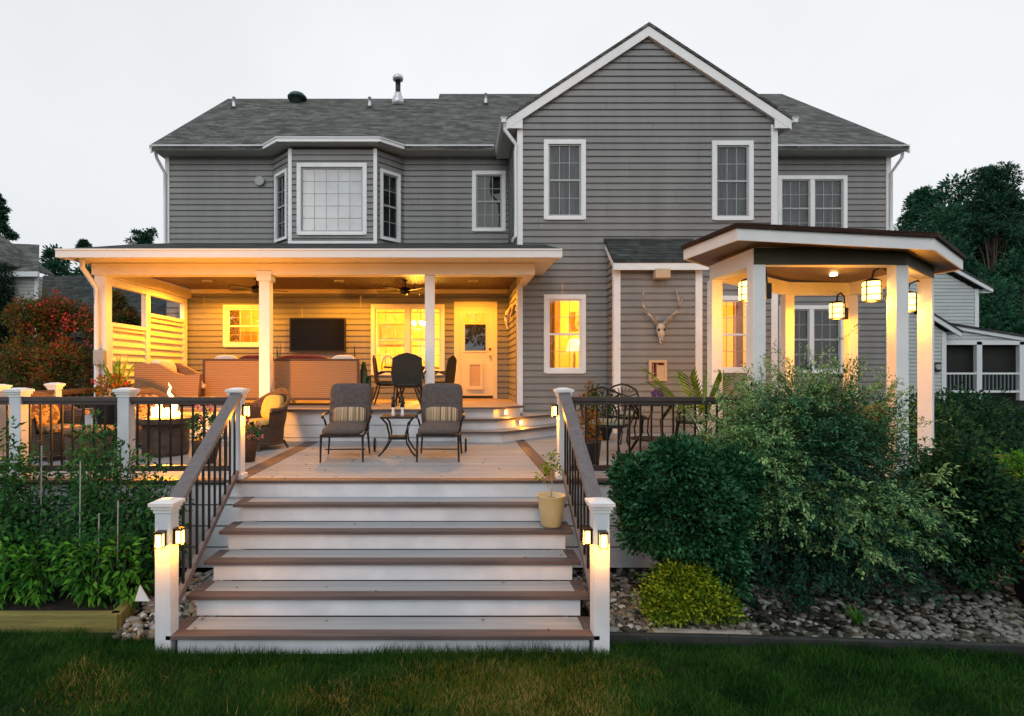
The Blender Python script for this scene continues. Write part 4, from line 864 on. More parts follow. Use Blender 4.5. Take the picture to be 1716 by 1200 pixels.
# sofas on the porch
t = thing('wicker_sofa', 'long tan wicker sofa seen from behind on the porch, maroon and ivory cushions', 'sofa', (-3.3, 10.4, PZ))
sx0, sx1 = ax(341,10.0), ax(601,10.0); zt_ = az(604,10.0)
MB().box(sx0, sx1, 10.0, 10.12, PZ+.1, zt_).build('back_panel', M['wickersofa'], t, bevel=.012)
MB().box(sx0, sx0+.13, 10.12, 10.85, PZ+.1, PZ+.62).build('armrest', M['wickersofa'], t, bevel=.012); MB().box(sx1-.13, sx1, 10.12, 10.85, PZ+.1, PZ+.62).build('armrest', M['wickersofa'], t, bevel=.012)
MB().box(sx0+.13, sx1-.13, 10.12, 10.85, PZ+.1, PZ+.32).build('seat_base', M['wickersofa'], t)
MB().box(sx0-.015, sx1+.015, 9.985, 10.135, zt_, zt_+.03).build('top_rim', M['wicker'], t); MB().box(sx0-.012, sx0+.03, 9.988, 10.0, PZ+.1, zt_).box(sx1-.03, sx1+.012, 9.988, 10.0, PZ+.1, zt_).box(sx0+.03, sx1-.03, 9.99, 10.0, PZ+.1, PZ+.14).build('corner_binding', M['wicker'], t)
for x in (sx0+.05, ax(470,10), sx1-.05):
    for y in (10.04, 10.8): MB().box(x-.03, x+.03, y-.03, y+.03, PZ, PZ+.1).build('leg', M['black'], t)
w_ = (sx1-sx0-.3)/3
for i, (a_, b_, m_) in enumerate(((358, 398, 'white_c'), (398, 460, 'maroon'), (460, 554, 'maroon'), (554, 597, 'white_c'))):
    xa, xb = ax(a_,10.2), ax(b_,10.2); MB().cush(((xa+xb)/2, 10.22, zt_-.09), ((xb-xa)/2,0,0), (0,.1,0), (0,.02,.2), e=.25, n=20).build('back_cushion', M[m_], t, smooth=True)
for i in range(3): MB().cush((sx0+.15+w_*(i+.5), 10.5, PZ+.4), (w_/2,0,0), (0,.36,0), (0,0,.08), e=.25, n=20).build('seat_cushion', M['white_c'], t, smooth=True)
t = thing('wicker_armchair', 'tan wicker armchair seen from the side, left of the long sofa', 'armchair', (-5.6, 10.3, PZ))
xa = ax(226,9.75); xb, xc, xd = ax(261,9.75), ax(292,9.75), ax(335,9.75); zt_ = az(609,9.75); zm_ = az(627,9.75)
sil = [(xa,PZ+.06), (xd-.05,PZ+.06), (xd,zm_+.0), (xc+.15,zm_-.02), (xc,zm_+.03), (xb+.1,zt_-.03), (xb,zt_), (xa-.02,zt_)]
MB().slab([(x, 9.75, z) for x, z in sil], (0,.1,0)).build('armrest', M['wickersofa'], t); MB().slab([(x, 10.55, z) for x, z in sil], (0,.1,0)).build('armrest', M['wickersofa'], t)
MB().slab([(xa, 9.85, PZ+.1), (xa-.02, 9.85, zt_-.01), (xa-.02, 10.55, zt_-.01), (xa, 10.55, PZ+.1)], (.14,0,0)).build('backrest', M['wickersofa'], t)
MB().box(xa+.14, xd-.08, 9.85, 10.55, PZ+.1, PZ+.3).build('seat_base', M['wickersofa'], t); MB().cush(((xb+xd)/2, 10.2, PZ+.37), ((xd-xb)/2,0,0), (0,.33,0), (0,0,.08), e=.3).build('seat_cushion', M['white_c'], t, smooth=True)
MB().cush((xa+.28, 10.2, zt_-.12), (.1,0,.0), (0,.33,0), (-.03,0,.2), e=.3).build('back_cushion', M['white_c'], t, smooth=True)
# sling dining set on the porch
def slingchair(label_, loc, rz, g='dark high-backed porch dining chairs'):
    t = thing('patio_dining_chair', label_, 'patio chair', (0,0,0), g)
    bk = [(-.27,.44), (-.28,.7), (-.26,.93), (-.15,.985), (0,1.02), (.15,.985), (.26,.93), (.28,.7), (.27,.44)]
    MB().slab([(x, -.23-.12*(z-.44), z) for x, z in bk], (0,-.03,0)).build('backrest', M['sling'], t)
    MB().tube([(x, -.245-.12*(z-.44), z) for x, z in bk], .018, 6).build('back_frame', M['black'], t, smooth=True)
    MB().cush((0,0,.43), (.27,0,0), (0,.27,0), (0,0,.06), e=.35).build('seat', M['sling'], t, smooth=True)
    for sx in (-1, 1):
        MB().tube([(sx*.28,-.26,.62), (sx*.33,-.1,.68), (sx*.34,.15,.67), (sx*.34,.24,.6), (sx*.31,.2,.45)], .02, 6).build('armrest', M['black'], t, smooth=True)
        MB().tube([(sx*.24,-.2,.42), (sx*.25,-.26,.2), (sx*.27,-.33,0)], .016, 6).build('leg', M['black'], t); MB().tube([(sx*.24,.2,.42), (sx*.25,.24,.2), (sx*.27,.3,0)], .016, 6).build('leg', M['black'], t)
    t.location = loc; t.rotation_euler = (0,0,rz); return t
d1 = slingchair('dark dining chair with its arched back to the camera, left of the slim porch post', (ax(684,9.55), 9.6, PZ), R(0)); d1.scale = (.93,.93,.93)
dup(d1, (ax(735,10.6), 10.75, PZ), R(72), 'dark dining chair turned sideways just right of the slim porch post'); dup(d1, (ax(650,10.6), 10.7, PZ), R(-75), 'dark dining chair turned sideways left of the porch dining table')
t = thing('porch_table', 'round dark dining table among the porch dining chairs', 'table', (-.95, 10.7, PZ)); MB().lathe([(.5,.7),(.52,.72),(.5,.74)], (-.95,10.7,PZ), 28).build('tabletop', M['black'], t)
for k in range(4): a_ = k*math.pi/2+.7; MB().tube([(-.95+.35*math.cos(a_),10.7+.35*math.sin(a_),PZ+.7), (-.95+.15*math.cos(a_),10.7+.15*math.sin(a_),PZ+.35), (-.95+.38*math.cos(a_),10.7+.38*math.sin(a_),PZ)], .02, 6).build('leg', M['black'], t)
# cast metal set on the right of the deck
def castchair(label_, loc, rz, g='black cast metal chairs around the round deck table'):
    t = thing('cast_metal_chair', label_, 'patio chair', (0,0,0), g)
    m = MB(); arch = [(-.27,.45), (-.3,.7), (-.25,.86), (-.12,.93), (0,.96), (.12,.93), (.25,.86), (.3,.7), (.27,.45)]
    P3 = lambda x, z: (x, .25+.12*(z-.45), z)
    m.tube([P3(x, z) for x, z in arch], .017, 6)
    for k in (-3,-2,-1,0,1,2,3): m.tube([P3(k*.05, .47), P3(k*.075, .62), P3(k*.03, .75), P3(k*.07, .9-abs(k)*.012)], .009, 5)
    m.tube([P3(-.28,.6), P3(-.15,.56), P3(0,.6), P3(.15,.56), P3(.28,.6)], .011, 5); m.tube([P3(-.27,.8), P3(-.1,.74), P3(0,.8), P3(.1,.74), P3(.27,.8)], .011, 5)
    m.build('backrest', M['black'], t, smooth=True)
    m = MB().box(-.25,.25,-.24,.25,.4,.425); m.build('seat', M['black'], t, bevel=.01); MB().cush((0,0,.46), (.25,0,0), (0,.24,0), (0,0,.045), e=.4).build('seat_cushion', M['sage'], t, smooth=True)
    for sx in (-1, 1):
        MB().tube([(sx*.29,.28,.66), (sx*.33,.1,.67), (sx*.34,-.12,.64), (sx*.31,-.2,.55), (sx*.26,-.18,.42)], .015, 6).build('armrest', M['black'], t, smooth=True)
        MB().tube([(sx*.24,-.2,.41), (sx*.21,-.23,.2), (sx*.26,-.28,0)], .014, 6).build('leg', M['black'], t); MB().tube([(sx*.23,.22,.41), (sx*.2,.25,.2), (sx*.25,.32,0)], .014, 6).build('leg', M['black'], t)
    t.location = loc; t.rotation_euler = (0,0,rz); return t
c1 = castchair('black cast metal chair with its lattice back to the camera, left of the deck table', (2.12, 7.55, DZ), R(150))
dup(c1, (3.55, 8.1, DZ), R(-110), 'black cast metal chair with sage cushion right of the deck table'); dup(c1, (2.85, 8.9, DZ), R(5), 'black cast metal chair behind the deck table, facing the camera')
t = thing('deck_table', 'round black metal table behind the right deck railing', 'table', (2.9, 8.0, DZ)); MB().lathe([(.5,.69),(.53,.705),(.5,.72)], (2.9,8.0,DZ), 32).build('tabletop', M['black'], t); MB().lathe([(.3,.16),(.32,.17),(.3,.18)], (2.9,8.0,DZ), 24).build('lower_ring', M['black'], t)
for k in range(4): a_ = k*math.pi/2+.4; MB().tube([(2.9+.4*math.cos(a_),8+.4*math.sin(a_),DZ+.69), (2.9+.18*math.cos(a_),8+.18*math.sin(a_),DZ+.45), (2.9+.2*math.cos(a_),8+.2*math.sin(a_),DZ+.25), (2.9+.42*math.cos(a_),8+.42*math.sin(a_),DZ)], .018, 6).build('leg', M['black'], t, smooth=True)
t = thing('round_side_table', 'small white-topped round table inside the gazebo', 'table', (4.95, 7.3, DZ)); MB().lathe([(.25,.62),(.26,.64),(.24,.66)], (4.95,7.3,DZ), 24).build('tabletop', M['white_c'], t); MB().tube([(4.95,7.3,DZ+.62), (4.95,7.3,DZ+.02)], .03, 8).lathe([(.2,0),(.03,.05)], (4.95,7.3,DZ), 16).build('pedestal', M['black'], t)
# ================================================================ GROUND
M['lawn'] = mat('lawn_soil', (.005,.014,.003), .95, (.014,.022,.006), 3, bump=.5, bscale=60)
G = MB(); NX, NY = 60, 40
def gz(x, y): return 0.0
MB().poly([(-400,-60,0),(400,-60,0),(400,500,0),(-400,500,0)]).build('lawn', M['lawn'])
tag(bpy.data.objects['lawn'], 'dark green lawn in front of and around the house', 'ground', kind='structure')
# planting beds (thin sheets)
o = MB().slab([(1.2,4.45,.03),(2.2,4.4,.03),(3.6,4.32,.03),(6.5,4.1,.03),(9.5,4.2,.03),(9.5,8.5,.03),(1.2,8.5,.03)], .02).build('bed_soil_right', M['earth']); o.name = 'planting_bed'; tag(o, 'dark planting bed with river stones right of the steps', 'planting bed', kind='structure')
o = MB().slab([(-2.84,4.42,.025),(-2.25,4.42,.025),(-2.25,5.8,.025),(-3.3,5.8,.025)], .02).build('gravel_bed', M['earth']); tag(o, 'narrow stony strip between raised bed and steps', 'planting bed', kind='structure')
# grass
def grass(n, x0, x1, y0, y1, hmin, hmax, m, name, label, dens=None):
    x = RNG.uniform(x0, x1, n*2); y = RNG.uniform(y0, y1, n*2)
    k = np.ones(n*2, bool)
    k &= ~((x > 1.1) & (y > 4.42-.065*np.clip(x-2, 0, 5))); k &= ~((x > -2.4) & (x < 1.2) & (y > 4.19)); k &= ~((x < -2.4) & (x > -3.15) & (y > 4.46)); k &= ~((x < -2.8) & (y > 4.56))
    cl = np.sin(x*2.1+1)*np.sin(y*3.3)+.5*np.sin(x*5.7+y*4)
    if dens: k &= dens(x, y)
    x, y, cl = x[k][:n], y[k][:n], cl[k][:n]; n = len(x)
    h = RNG.uniform(hmin, hmax, n)*(1+.25*cl); P = np.stack([x, y, np.zeros(n)], 1)
    lean = RNG.normal(size=(n, 2))*.55+np.array([.1,-.05]); D = np.stack([lean[:, 0], lean[:, 1], np.ones(n)], 1); N = np.stack([RNG.normal(size=n), -1+RNG.normal(size=n)*.5, np.zeros(n)+.2], 1)
    o = leafmesh(name, P, D, N, h, RNG.uniform(.003, .0065, n), m, fold=.12); return tag(o, label, 'grass', kind='stuff')
dry = lambda x, y: RNG.random(len(x)) < np.clip(.3*np.exp(-((x+.1)/1.3)**2)+.75*np.exp(-((x-.55)/.5)**2-((y-3.75)/.22)**2)+.4*np.exp(-((x+.9)/.7)**2-((y-3.6)/.15)**2)+.25*(np.sin(x*1.7+.6)+np.sin(x*4.1+y*5)*.6+np.sin(y*9+x*3)*.5)-.05, .02, .8)*np.clip((4.25-y)/.25+.25, .1, 1)
mid = lambda x: (x > -3.0) & (x < 1.6)
grass(105000, -5.5, 5.5, 3.3, 4.75, .04, .095, leafmat('lawn_blades', [(.005,.035,.005),(.014,.065,.008),(.03,.11,.015),(.05,.13,.02)], .3, nscale=2.2), 'grass', 'short dark green grass of the lawn')
grass(30000, -2.9, 1.5, 3.35, 4.2, .04, .09, leafmat('dry_blades', [(.08,.12,.012),(.28,.21,.04),(.07,.13,.01),(.4,.3,.1)], .3, nscale=3), 'dry_grass', 'patchy dry yellowish grass below the steps', lambda x, y: dry(x, y) & mid(x))
grass(4500, -2.6, 1.2, 4.06, 4.19, .06, .14, leafmat('tall_blades', [(.012,.05,.008),(.03,.09,.012)], .3), 'grass_tufts', 'longer grass tufts along the foot of the steps')
M['lawn2'] = leafmat('far_lawn_blades', [(.01,.04,.008),(.02,.07,.012)], .3)
# river stones
def stones(n, region, s0, s1, name, label, m):
    ico = bpy.data.meshes.new('tmp'); import bmesh; bm = bmesh.new(); bmesh.ops.create_icosphere(bm, subdivisions=2, radius=1); V0 = np.array([v.co[:] for v in bm.verts]); F0 = np.array([[v.index for v in f.verts] for f in bm.faces]); bm.free()
    Vs, Fs = [], []; k = 0
    while k < n:
        x, y = region()
        s = s0+(s1-s0)*RNG.random()**2; sc = np.array([1+.5*RNG.random(), .7+.5*RNG.random(), .45+.3*RNG.random()])*s
        d = V0*(1+.16*np.sin(V0[:, :1]*3+k)+.12*np.sin(V0[:, 1:2]*4+k*2)); d = d*sc
        a = RNG.random()*6.28; c, s_ = math.cos(a), math.sin(a); t = RNG.normal()*.25
        d = np.stack([d[:, 0]*c-d[:, 1]*s_, d[:, 0]*s_+d[:, 1]*c, d[:, 2]+d[:, 0]*t], 1)+np.array([x, y, .035+sc[2]*.5+RNG.random()*.025])
        Vs.append(d); Fs.append(F0+len(V0)*k); k += 1
    V = np.concatenate(Vs); Fc = np.concatenate(Fs); off = np.array([V[:, 0].mean(), V[:, 1].mean(), 0])
    me = bpy.data.meshes.new(name); me.from_pydata((V-off).tolist(), [], Fc.tolist()); me.materials.append(m); me.shade_smooth(); o = bpy.data.objects.new(name, me); COL.objects.link(o); o.location = off
    return tag(o, label, 'stones', kind='stuff')
M['stones'] = leafmat('river_stone', [(.07,.065,.05),(.35,.34,.32),(.25,.15,.06),(.6,.6,.58),(.05,.055,.05),(.25,.21,.15)], 0, .6, nscale=1.5)
M['stones_d'] = leafmat('dark_river_stone', [(.012,.015,.012),(.06,.065,.055),(.05,.035,.018),(.3,.31,.29),(.02,.025,.022),(.12,.115,.09),(.2,.2,.18)], 0, .6, nscale=1.5)  # darker colour mix for the right-hand bed
def regR():
    while True:
        x = 1.2+5.2*RNG.random()**1.1; y0 = 4.47-.065*max(0, x-2); y = y0+(1.5)*RNG.random()**1.5
        return x, y
def regR1(): return 1.22+.55*RNG.random(), 4.5+1.2*RNG.random()
def regL():
    while True:
        x = RNG.uniform(-3.05, -2.05); y = RNG.uniform(4.38, 5.75)
        if x > -2.88-(y-4.6)*.25+.03 and not (x > -2.38 and y < 4.36): return x, y
stones(4600, regR, .015, .04, 'river_stones', 'dark river stones spread through the right-hand planting bed', M['stones_d'])
stones(520, regR1, .016, .04, 'pale_stones', 'paler river stones beside the lower right stair post', M['stones'])
stones(560, regL, .02, .048, 'white_stones', 'pale rounded stones between the raised bed and the stairs', M['stones'])
# dark edging
e = MB(); P_ = [(1.2,4.4),(2.2,4.36),(3.6,4.27),(5.0,4.17),(6.5,4.06),(8,4.1)]
for a, b in zip(P_, P_[1:]): e.bar((*a, .045), (*b, .045), .045, .1)
tag(e.build('edging', M['edge'], bevel=.01), 'low dark plastic edging between lawn and stone bed', 'edging')
tag(MB().slab([(1.62,4.43,.09),(2.42,4.4,.085),(2.4,4.47,.085),(1.62,4.5,.09)], .05).build('flat_stone', M['stones'], bevel=.012), 'long flat pale stone lying behind the dark edging', 'stone')
# raised bed
bed = thing('raised_bed', 'low raised vegetable bed edged with weathered greenish timber', 'garden bed', (-4.2, 5, 0))
MB().box(-7.5, -2.9, 4.58, 4.66, .0, .16).bar((-2.93, 4.6, .08), (-3.12, 5.75, .08), .09, .16).build('timber_edge', M['timber'], bed, bevel=.008)
MB().slab([(-7.5,4.66,.11),(-2.96,4.66,.11),(-3.15,5.75,.11),(-7.5,5.75,.11)], .1).build('soil', M['soil'], bed)
# ================================================================ PLANTS
TEAL = [(.006,.03,.014),(.012,.05,.02),(.02,.075,.028)]
M['boxleaf'] = leafmat('dark_holly_leaf', [(.007,.042,.016),(.016,.085,.03),(.03,.12,.05),(.07,.22,.1)], .15, .4)
M['bigleaf'] = leafmat('pale_spray_leaf', [(.07,.18,.07),(.18,.37,.14),(.4,.6,.24)], .25)
M['midspray'] = leafmat('mid_spray_leaf', [(.015,.075,.035),(.04,.16,.07),(.1,.26,.12)], .2)
M['darkspray'] = leafmat('dark_spray_leaf', [(.008,.04,.025),(.016,.075,.045),(.035,.12,.07)], .2)
M['rightleaf'] = leafmat('dark_bush_leaf', [(.007,.035,.016),(.015,.065,.03),(.05,.12,.035)], .15)
M['limeleaf'] = leafmat('lime_leaf', [(.1,.2,.01),(.22,.34,.02),(.42,.48,.03),(.1,.2,.015),(.05,.12,.01)], .3)
M['vegleaf'] = leafmat('vegetable_leaf', [(.02,.1,.015),(.06,.22,.025),(.16,.42,.04)], .3)
M['tomleaf'] = leafmat('tomato_leaf', [(.012,.07,.022),(.03,.13,.035),(.08,.22,.06)], .3)
M['maroonleaf'] = leafmat('crape_myrtle_leaf', [(.03,.09,.025),(.1,.14,.03),(.25,.08,.03),(.06,.14,.03),(.3,.05,.03)], .3)
M['treeleaf'] = leafmat('far_tree_leaf', [(.012,.06,.032),(.026,.1,.055),(.05,.15,.08)], .2)
M['pineleaf'] = leafmat('pine_needles', [(.012,.05,.03),(.024,.085,.05),(.045,.12,.07)], .15)
M['palmleaf'] = leafmat('palm_leaf', [(.08,.18,.02),(.16,.3,.04),(.26,.38,.06)], .3)
M['croton'] = leafmat('croton_leaf', [(.3,.1,.02),(.15,.2,.03),(.45,.16,.03),(.1,.03,.02),(.2,.25,.05)], .3)
M['succ'] = mat('dark_succulent', (.02,.05,.025), .5, (.04,.09,.04), 20)
def shrub(name, label, cat, lobes, per, cs, nl, L, W, m, base, stemh, shell=.6, group=None, nst=7, flat=1, core=True):
    t = thing(name, label, cat, base, group)
    P, D, N = clumps(lobes, per, cs, nl, shell=shell, flat=flat); ok = P[:, 2] > base[2]+.02
    P, D, N = P[ok], D[ok], N[ok]; n = len(P)
    leafmesh('leaves', P, D, N, RNG.uniform(.7, 1.25, n)*L, RNG.uniform(.75, 1.2, n)*W, m, t)
    mb = MB(); bx, by, b0 = base
    for i in range(nst):
        l = lobes[i % len(lobes)]; a = RNG.random()*6.28
        mb.tube([(bx+.05*math.cos(a), by+.05*math.sin(a), b0), ((bx+l[0])/2+.05*math.cos(a), (by+l[1])/2+.05*math.sin(a), b0+stemh), (l[0]+.3*l[3]*math.cos(a), l[1]+.3*l[4]*math.sin(a), l[2]+.3*l[5])], [.022,.014,.006], 5)
    mb.build('stem', M['bark'], t)
    return t
shrub('holly_shrub', 'rounded dense dark green holly shrub just right of the stairs', 'shrub',
      [(2.16,5.0,.95,.52,.42,.5,1), (1.88,5.0,.92,.34,.34,.4,.5), (2.44,5.05,.95,.32,.33,.4,.5), (2.05,5.0,1.2,.34,.32,.32,.45), (2.3,4.98,.5,.4,.34,.34,.35), (1.72,5.02,1.2,.24,.24,.22,.3), (2.55,4.95,1.28,.22,.22,.2,.3), (2.0,4.9,1.45,.2,.2,.14,.25)],
      3000, .06, 5, .05, .028, M['boxleaf'], (2.2,5.0,.03), .35, shell=.55, nst=9)
shrub('lime_shrub', 'low lime-green shrub among the stones near the stair post', 'shrub',
      [(2.0,4.72,.3,.3,.24,.2,1), (1.8,4.68,.22,.2,.2,.13,.4), (2.26,4.72,.2,.2,.18,.11,.45), (1.92,4.7,.42,.12,.12,.12,.3), (2.12,4.68,.4,.1,.1,.13,.25)], 750, .05, 4, .036, .022, M['limeleaf'], (2.0,4.75,.03), .12, shell=.5)
shrub('dark_bush', 'dark leafy bush at the right end of the stone bed', 'shrub',
      [(4.95,5.3,.95,.5,.4,.52,1), (4.6,5.25,.85,.32,.3,.42,.45), (5.25,5.3,.8,.32,.3,.42,.45), (4.95,5.2,.5,.45,.3,.3,.35)], 1800, .06, 5, .06, .03, M['rightleaf'], (4.95,5.3,.03), .35, shell=.5, nst=9)
for root_, cores_, n_, l_, m_, c_ in ((bpy.data.objects['holly_shrub'], [(2.16,5.0,1.05), (1.85,5.0,.95), (2.5,5.0,1.0), (2.1,5.0,.7)], 90, .56, M['boxleaf'], .045), (bpy.data.objects['lime_shrub'], [(2.0,4.72,.25), (1.85,4.7,.2), (2.2,4.72,.2)], 90, .3, M['limeleaf'], .034)):
    P, D, N, ln = sprays(cores_, n_, l_, 16, .25, .06, (.0, 1.3), z0=.08)
    leafmesh('stray_shoots', P, D, N, RNG.uniform(.7, 1.2, len(P))*c_, c_*.5, m_, root_); twigs(ln, .003, 'shoot', M['bark'], root_)
# big arching shrub: dark heart and paler sprays in front
t = thing('arching_shrub', 'large feathery shrub with arching pale sprays in front of the gazebo', 'shrub', (3.55, 5.35, .03))
def spr(nm, cores, n, ln_, nl, droop, rise, L0, L1, W, m, tw, r_):
    P, D, N, ln = sprays(cores, n, ln_, nl, droop, .12, rise, z0=.08)
    ok = P[:, 1] < 5.95; P, D, N = P[ok], D[ok], N[ok]
    leafmesh(nm, P, D, N, RNG.uniform(L0, L1, len(P)), W, M[m], t); twigs([l for l in ln if l[:, 1].max() < 5.9], r_, tw, M['bark'], t)
spr('dark_leaves', [(3.35,5.3,.45), (3.75,5.3,.5), (3.2,5.3,.9), (3.9,5.3,.9), (3.55,5.35,1.1), (3.0,5.35,.75), (4.05,5.35,.7)], 780, .72, 62, .75, (-.35, .9), .032, .06, .019, 'darkspray', 'twig', .005)
spr('mid_leaves', [(3.2,5.35,1.35), (3.6,5.35,1.45), (4.0,5.35,1.3), (3.4,5.35,1.65), (3.8,5.4,1.6)], 420, .6, 55, .5, (.05, 1.2), .028, .055, .017, 'midspray', 'mid_twig', .004)
spr('pale_leaves', [(3.3,5.05,.8), (3.6,4.98,.75), (3.9,5.05,.85), (3.05,5.1,1.15), (3.0,5.15,1.0), (2.9,5.2,1.35), (3.45,5.0,1.0), (4.1,5.05,1.0)], 420, .42, 55, .9, (.0, .9), .03, .055, .019, 'bigleaf', 'pale_twig', .004)
spr('left_leaves', [(2.85,5.25,1.25), (2.75,5.3,1.05), (2.95,5.25,1.5), (2.9,5.2,.9)], 330, .42, 55, .6, (.1, 1.2), .028, .05, .017, 'bigleaf', 'left_twig', .003)
spr('upper_leaves', [(2.85,5.35,1.5), (3.1,5.4,1.8), (4.25,5.4,1.5), (3.5,5.4,1.9), (3.9,5.4,1.8)], 230, .55, 45, .35, (.4, 1.35), .025, .045, .014, 'bigleaf', 'upper_twig', .003)
mb = MB()
for i in range(9): a = i*.7; mb.tube([(3.55+.05*math.cos(a),5.35+.05*math.sin(a),.03), (3.55+.15*math.cos(a),5.35+.1*math.sin(a),.6), (3.55+.35*math.cos(a),5.35+.25*math.sin(a),1.3)], [.03,.02,.01], 6)
mb.build('stem', M['bark'], t)
# little plants in the stones
def tuft(name, label, x, y, z, n, l, w, m, cat='plant', lean=.7, parent=None, segs=3):
    t = parent or thing(name, label, cat, (x, y, z)); Vs = []
    mb = MB()
    for i in range(n):
        a = RNG.random()*6.28; r = lean*(.3+RNG.random()*.8); ll = l*(.6+.5*RNG.random()); d = Vector((math.cos(a), math.sin(a), 0)); s = Vector((-d.y, d.x, 0))*w
        pts = [Vector((x, y, z))+d*.01]
        for k in range(1, segs+2):
            q = k/(segs+1); pts.append(Vector((x, y, z))+d*ll*r*q**1.3+Vector((0,0,ll*(q-.45*r*q*q))))
        ws = [.5]+[1-.15*k for k in range(segs)]+[.05]
        for k in range(segs+1):
            wa, wb = ws[min(k, len(ws)-1)], ws[min(k+1, len(ws)-1)]; mb.poly([pts[k]-s*wa, pts[k]+s*wa, pts[k+1]+s*wb, pts[k+1]-s*wb])
    mb.build('leaves', m, t); return t
tuft('ground_plant', 'small green strappy plant in the stones right of the lime shrub', 3.45, 4.62, .03, 30, .22, .008, M['vegleaf']); tuft('ground_plant', 'faint small tuft in the stones beneath the arching shrub', 2.72, 4.95, .03, 22, .17, .007, M['darkspray'])
# vegetables in the raised bed
VL = 'leafy green vegetable plant growing in the timber-edged raised bed'
def veg(x, y, h, wd, n, L, W, m, nm, lab, grp):
    t = thing(nm, lab, 'vegetable plant', (x, y, .11), grp)
    lob = [(x, y, .11+h*.62, wd, wd*.8, h*.42, 1), (x+RNG.normal()*.06, y, .11+h*.35, wd*.8, wd*.7, h*.3, .6)]
    P, D, N = clumps(lob, n, .07, 5, shell=.25, up=.2); D[:, 2] -= .55
    leafmesh('leaves', P, D, N, RNG.uniform(.7, 1.3, len(P))*L, RNG.uniform(.8, 1.2, len(P))*W, m, t)
    mb = MB()
    for i in range(6): a = RNG.random()*6.28; mb.tube([(x, y, .1), (x+wd*.25*math.cos(a), y+wd*.25*math.sin(a), .11+h*.5), (x+wd*.6*math.cos(a), y+wd*.6*math.sin(a), .11+h*(.75+.2*RNG.random()))], [.009,.006,.003], 5)
    mb.build('stem', M['stem'], t); return t
for i in range(8):
    x = -4.75+i*.245; veg(x+RNG.normal()*.04, 4.92+RNG.normal()*.06, .5+.12*RNG.random(), .19, 42, .085, .032, M['vegleaf'], 'pepper_plant', 'low pepper plant with drooping bright leaves in the front row of the raised bed', 'pepper plants in the front of the raised bed')
for i in range(9):
    x = -5.5+i*.31; hh_ = [1.2,1.35,1.45,1.5,1.35,1.45,1.5,1.4,1.1][i]; veg(x+RNG.normal()*.05, 5.4+RNG.normal()*.08, hh_+.08*RNG.random(), .26, 125, .065, .03, M['tomleaf'], 'tomato_plant', 'tall bushy tomato plant at the back of the raised bed, before the deck rail', 'tomato plants at the back of the raised bed')
for i in range(7): veg(-5.1+i*.36, 5.12+RNG.normal()*.05, .8+.12*RNG.random(), .24, 90, .06, .03, M['tomleaf'], 'bean_plant', 'waist-high bushy plant in the middle row of the raised bed', 'middle row of the raised bed')
for i, (px, y, z1) in enumerate(((133, 5.0, 1.4), (196, 4.9, 1.05), (164, 4.85, .95), (68, 5.3, 1.5))): tag(MB().tube([(ax(px, y), y, .1), (ax(px, y)+.01, y, z1)], .006, 6).build('garden_stake', M['galv']), ['tallest pale garden stake left of the tomatoes', 'thin garden stake near the bed corner', 'short garden stake among the pepper plants', 'garden stake at the far left of the bed'][i], 'stake')
x, y = ax(236, 4.75), 4.75; tag(MB().slab([(x-.055, y, .2), (x+.075, y, .2), (x-.01, y, .34)], (.0,.012,0)).build('plant_marker', M['paper']), 'white triangular marker stuck beside the bed corner', 'marker')
# crape myrtle and hedge on the left
def tree(name, label, cat, base, h, lobes, per, cs, nl, L, W, m, tr=.12, group=None, shell=.45, limbs=6, fold=.15):
    t = thing(name, label, cat, base, group); bx, by, b0 = base
    P, D, N = clumps(lobes, per, cs, nl, shell=shell); leafmesh('crown', P, D, N, RNG.uniform(.7, 1.3, len(P))*L, RNG.uniform(.7, 1.2, len(P))*W, m, t, fold)
    mb = MB(); mb.tube([(bx, by, b0), (bx+.05*tr*8, by, b0+h*.3), (bx-.03*tr*8, by, b0+h*.65), (bx, by, b0+h*.92)], [tr, tr*.75, tr*.45, tr*.12], 8)
    for l in lobes[:limbs*3]:
        z = b0+h*(.3+.4*RNG.random()); z = min(z, l[2]); mb.tube([(bx, by, z), ((bx+l[0])/2, (by+l[1])/2, (z+l[2])/2+.05*h), (l[0], l[1], l[2])], [tr*.35, tr*.22, tr*.08], 5)
    mb.build('trunk', M['bark'], t); return t
def rl(cx, cy, cz, rx, ry, rz, n, s0, s1):
    o = []
    for i in range(n):
        d = rdir(1)[0]*RNG.random()**.35; s = s0+(s1-s0)*RNG.random(); o.append((cx+d[0]*rx, cy+d[1]*ry, cz+d[2]*rz, s, s*.9, s*.75, 1))
    return o
X = ax(95, 10.2)
tm = tree('crape_myrtle', 'reddish crape myrtle with red blossoms beside the left end of the porch', 'tree', (X, 10.2, 0), 3.3, rl(X, 10.2, 2.55, .95, .6, 1.0, 18, .28, .48), 150, .13, 5, .075, .035, M['maroonleaf'], .05, shell=.3)
P, D, N = clumps([(X+.45,9.9,3.25,.4,.3,.35,1), (X,10,2.9,.8,.5,.9,.6)], 16, .1, 9); leafmesh('blossoms', P, D, N, .042, .038, M['petalred'], tm)
tree('crape_myrtle', 'second crape myrtle behind the deck corner, lit orange by the fire', 'tree', (ax(40,11.5), 11.5, 0), 2.6, rl(ax(40,11.5), 11.5, 1.9, 1.1, .7, 1.0, 12, .35, .55), 130, .14, 5, .08, .038, M['maroonleaf'], .05, shell=.3)
M['hedge'] = leafmat('dark_conifer', [(.004,.016,.009),(.008,.03,.014),(.014,.045,.02)], .1)
tree('columnar_conifer', 'dark upright conifer at the left edge of the picture', 'tree', (ax(2,12.5), 12.5, 0), 4.2, [(ax(2,12.5),12.5,.6+.45*k,.5-.035*k,.5-.035*k,.45,1) for k in range(9)], 160, .1, 6, .1, .03, M['hedge'], .07, shell=.5)
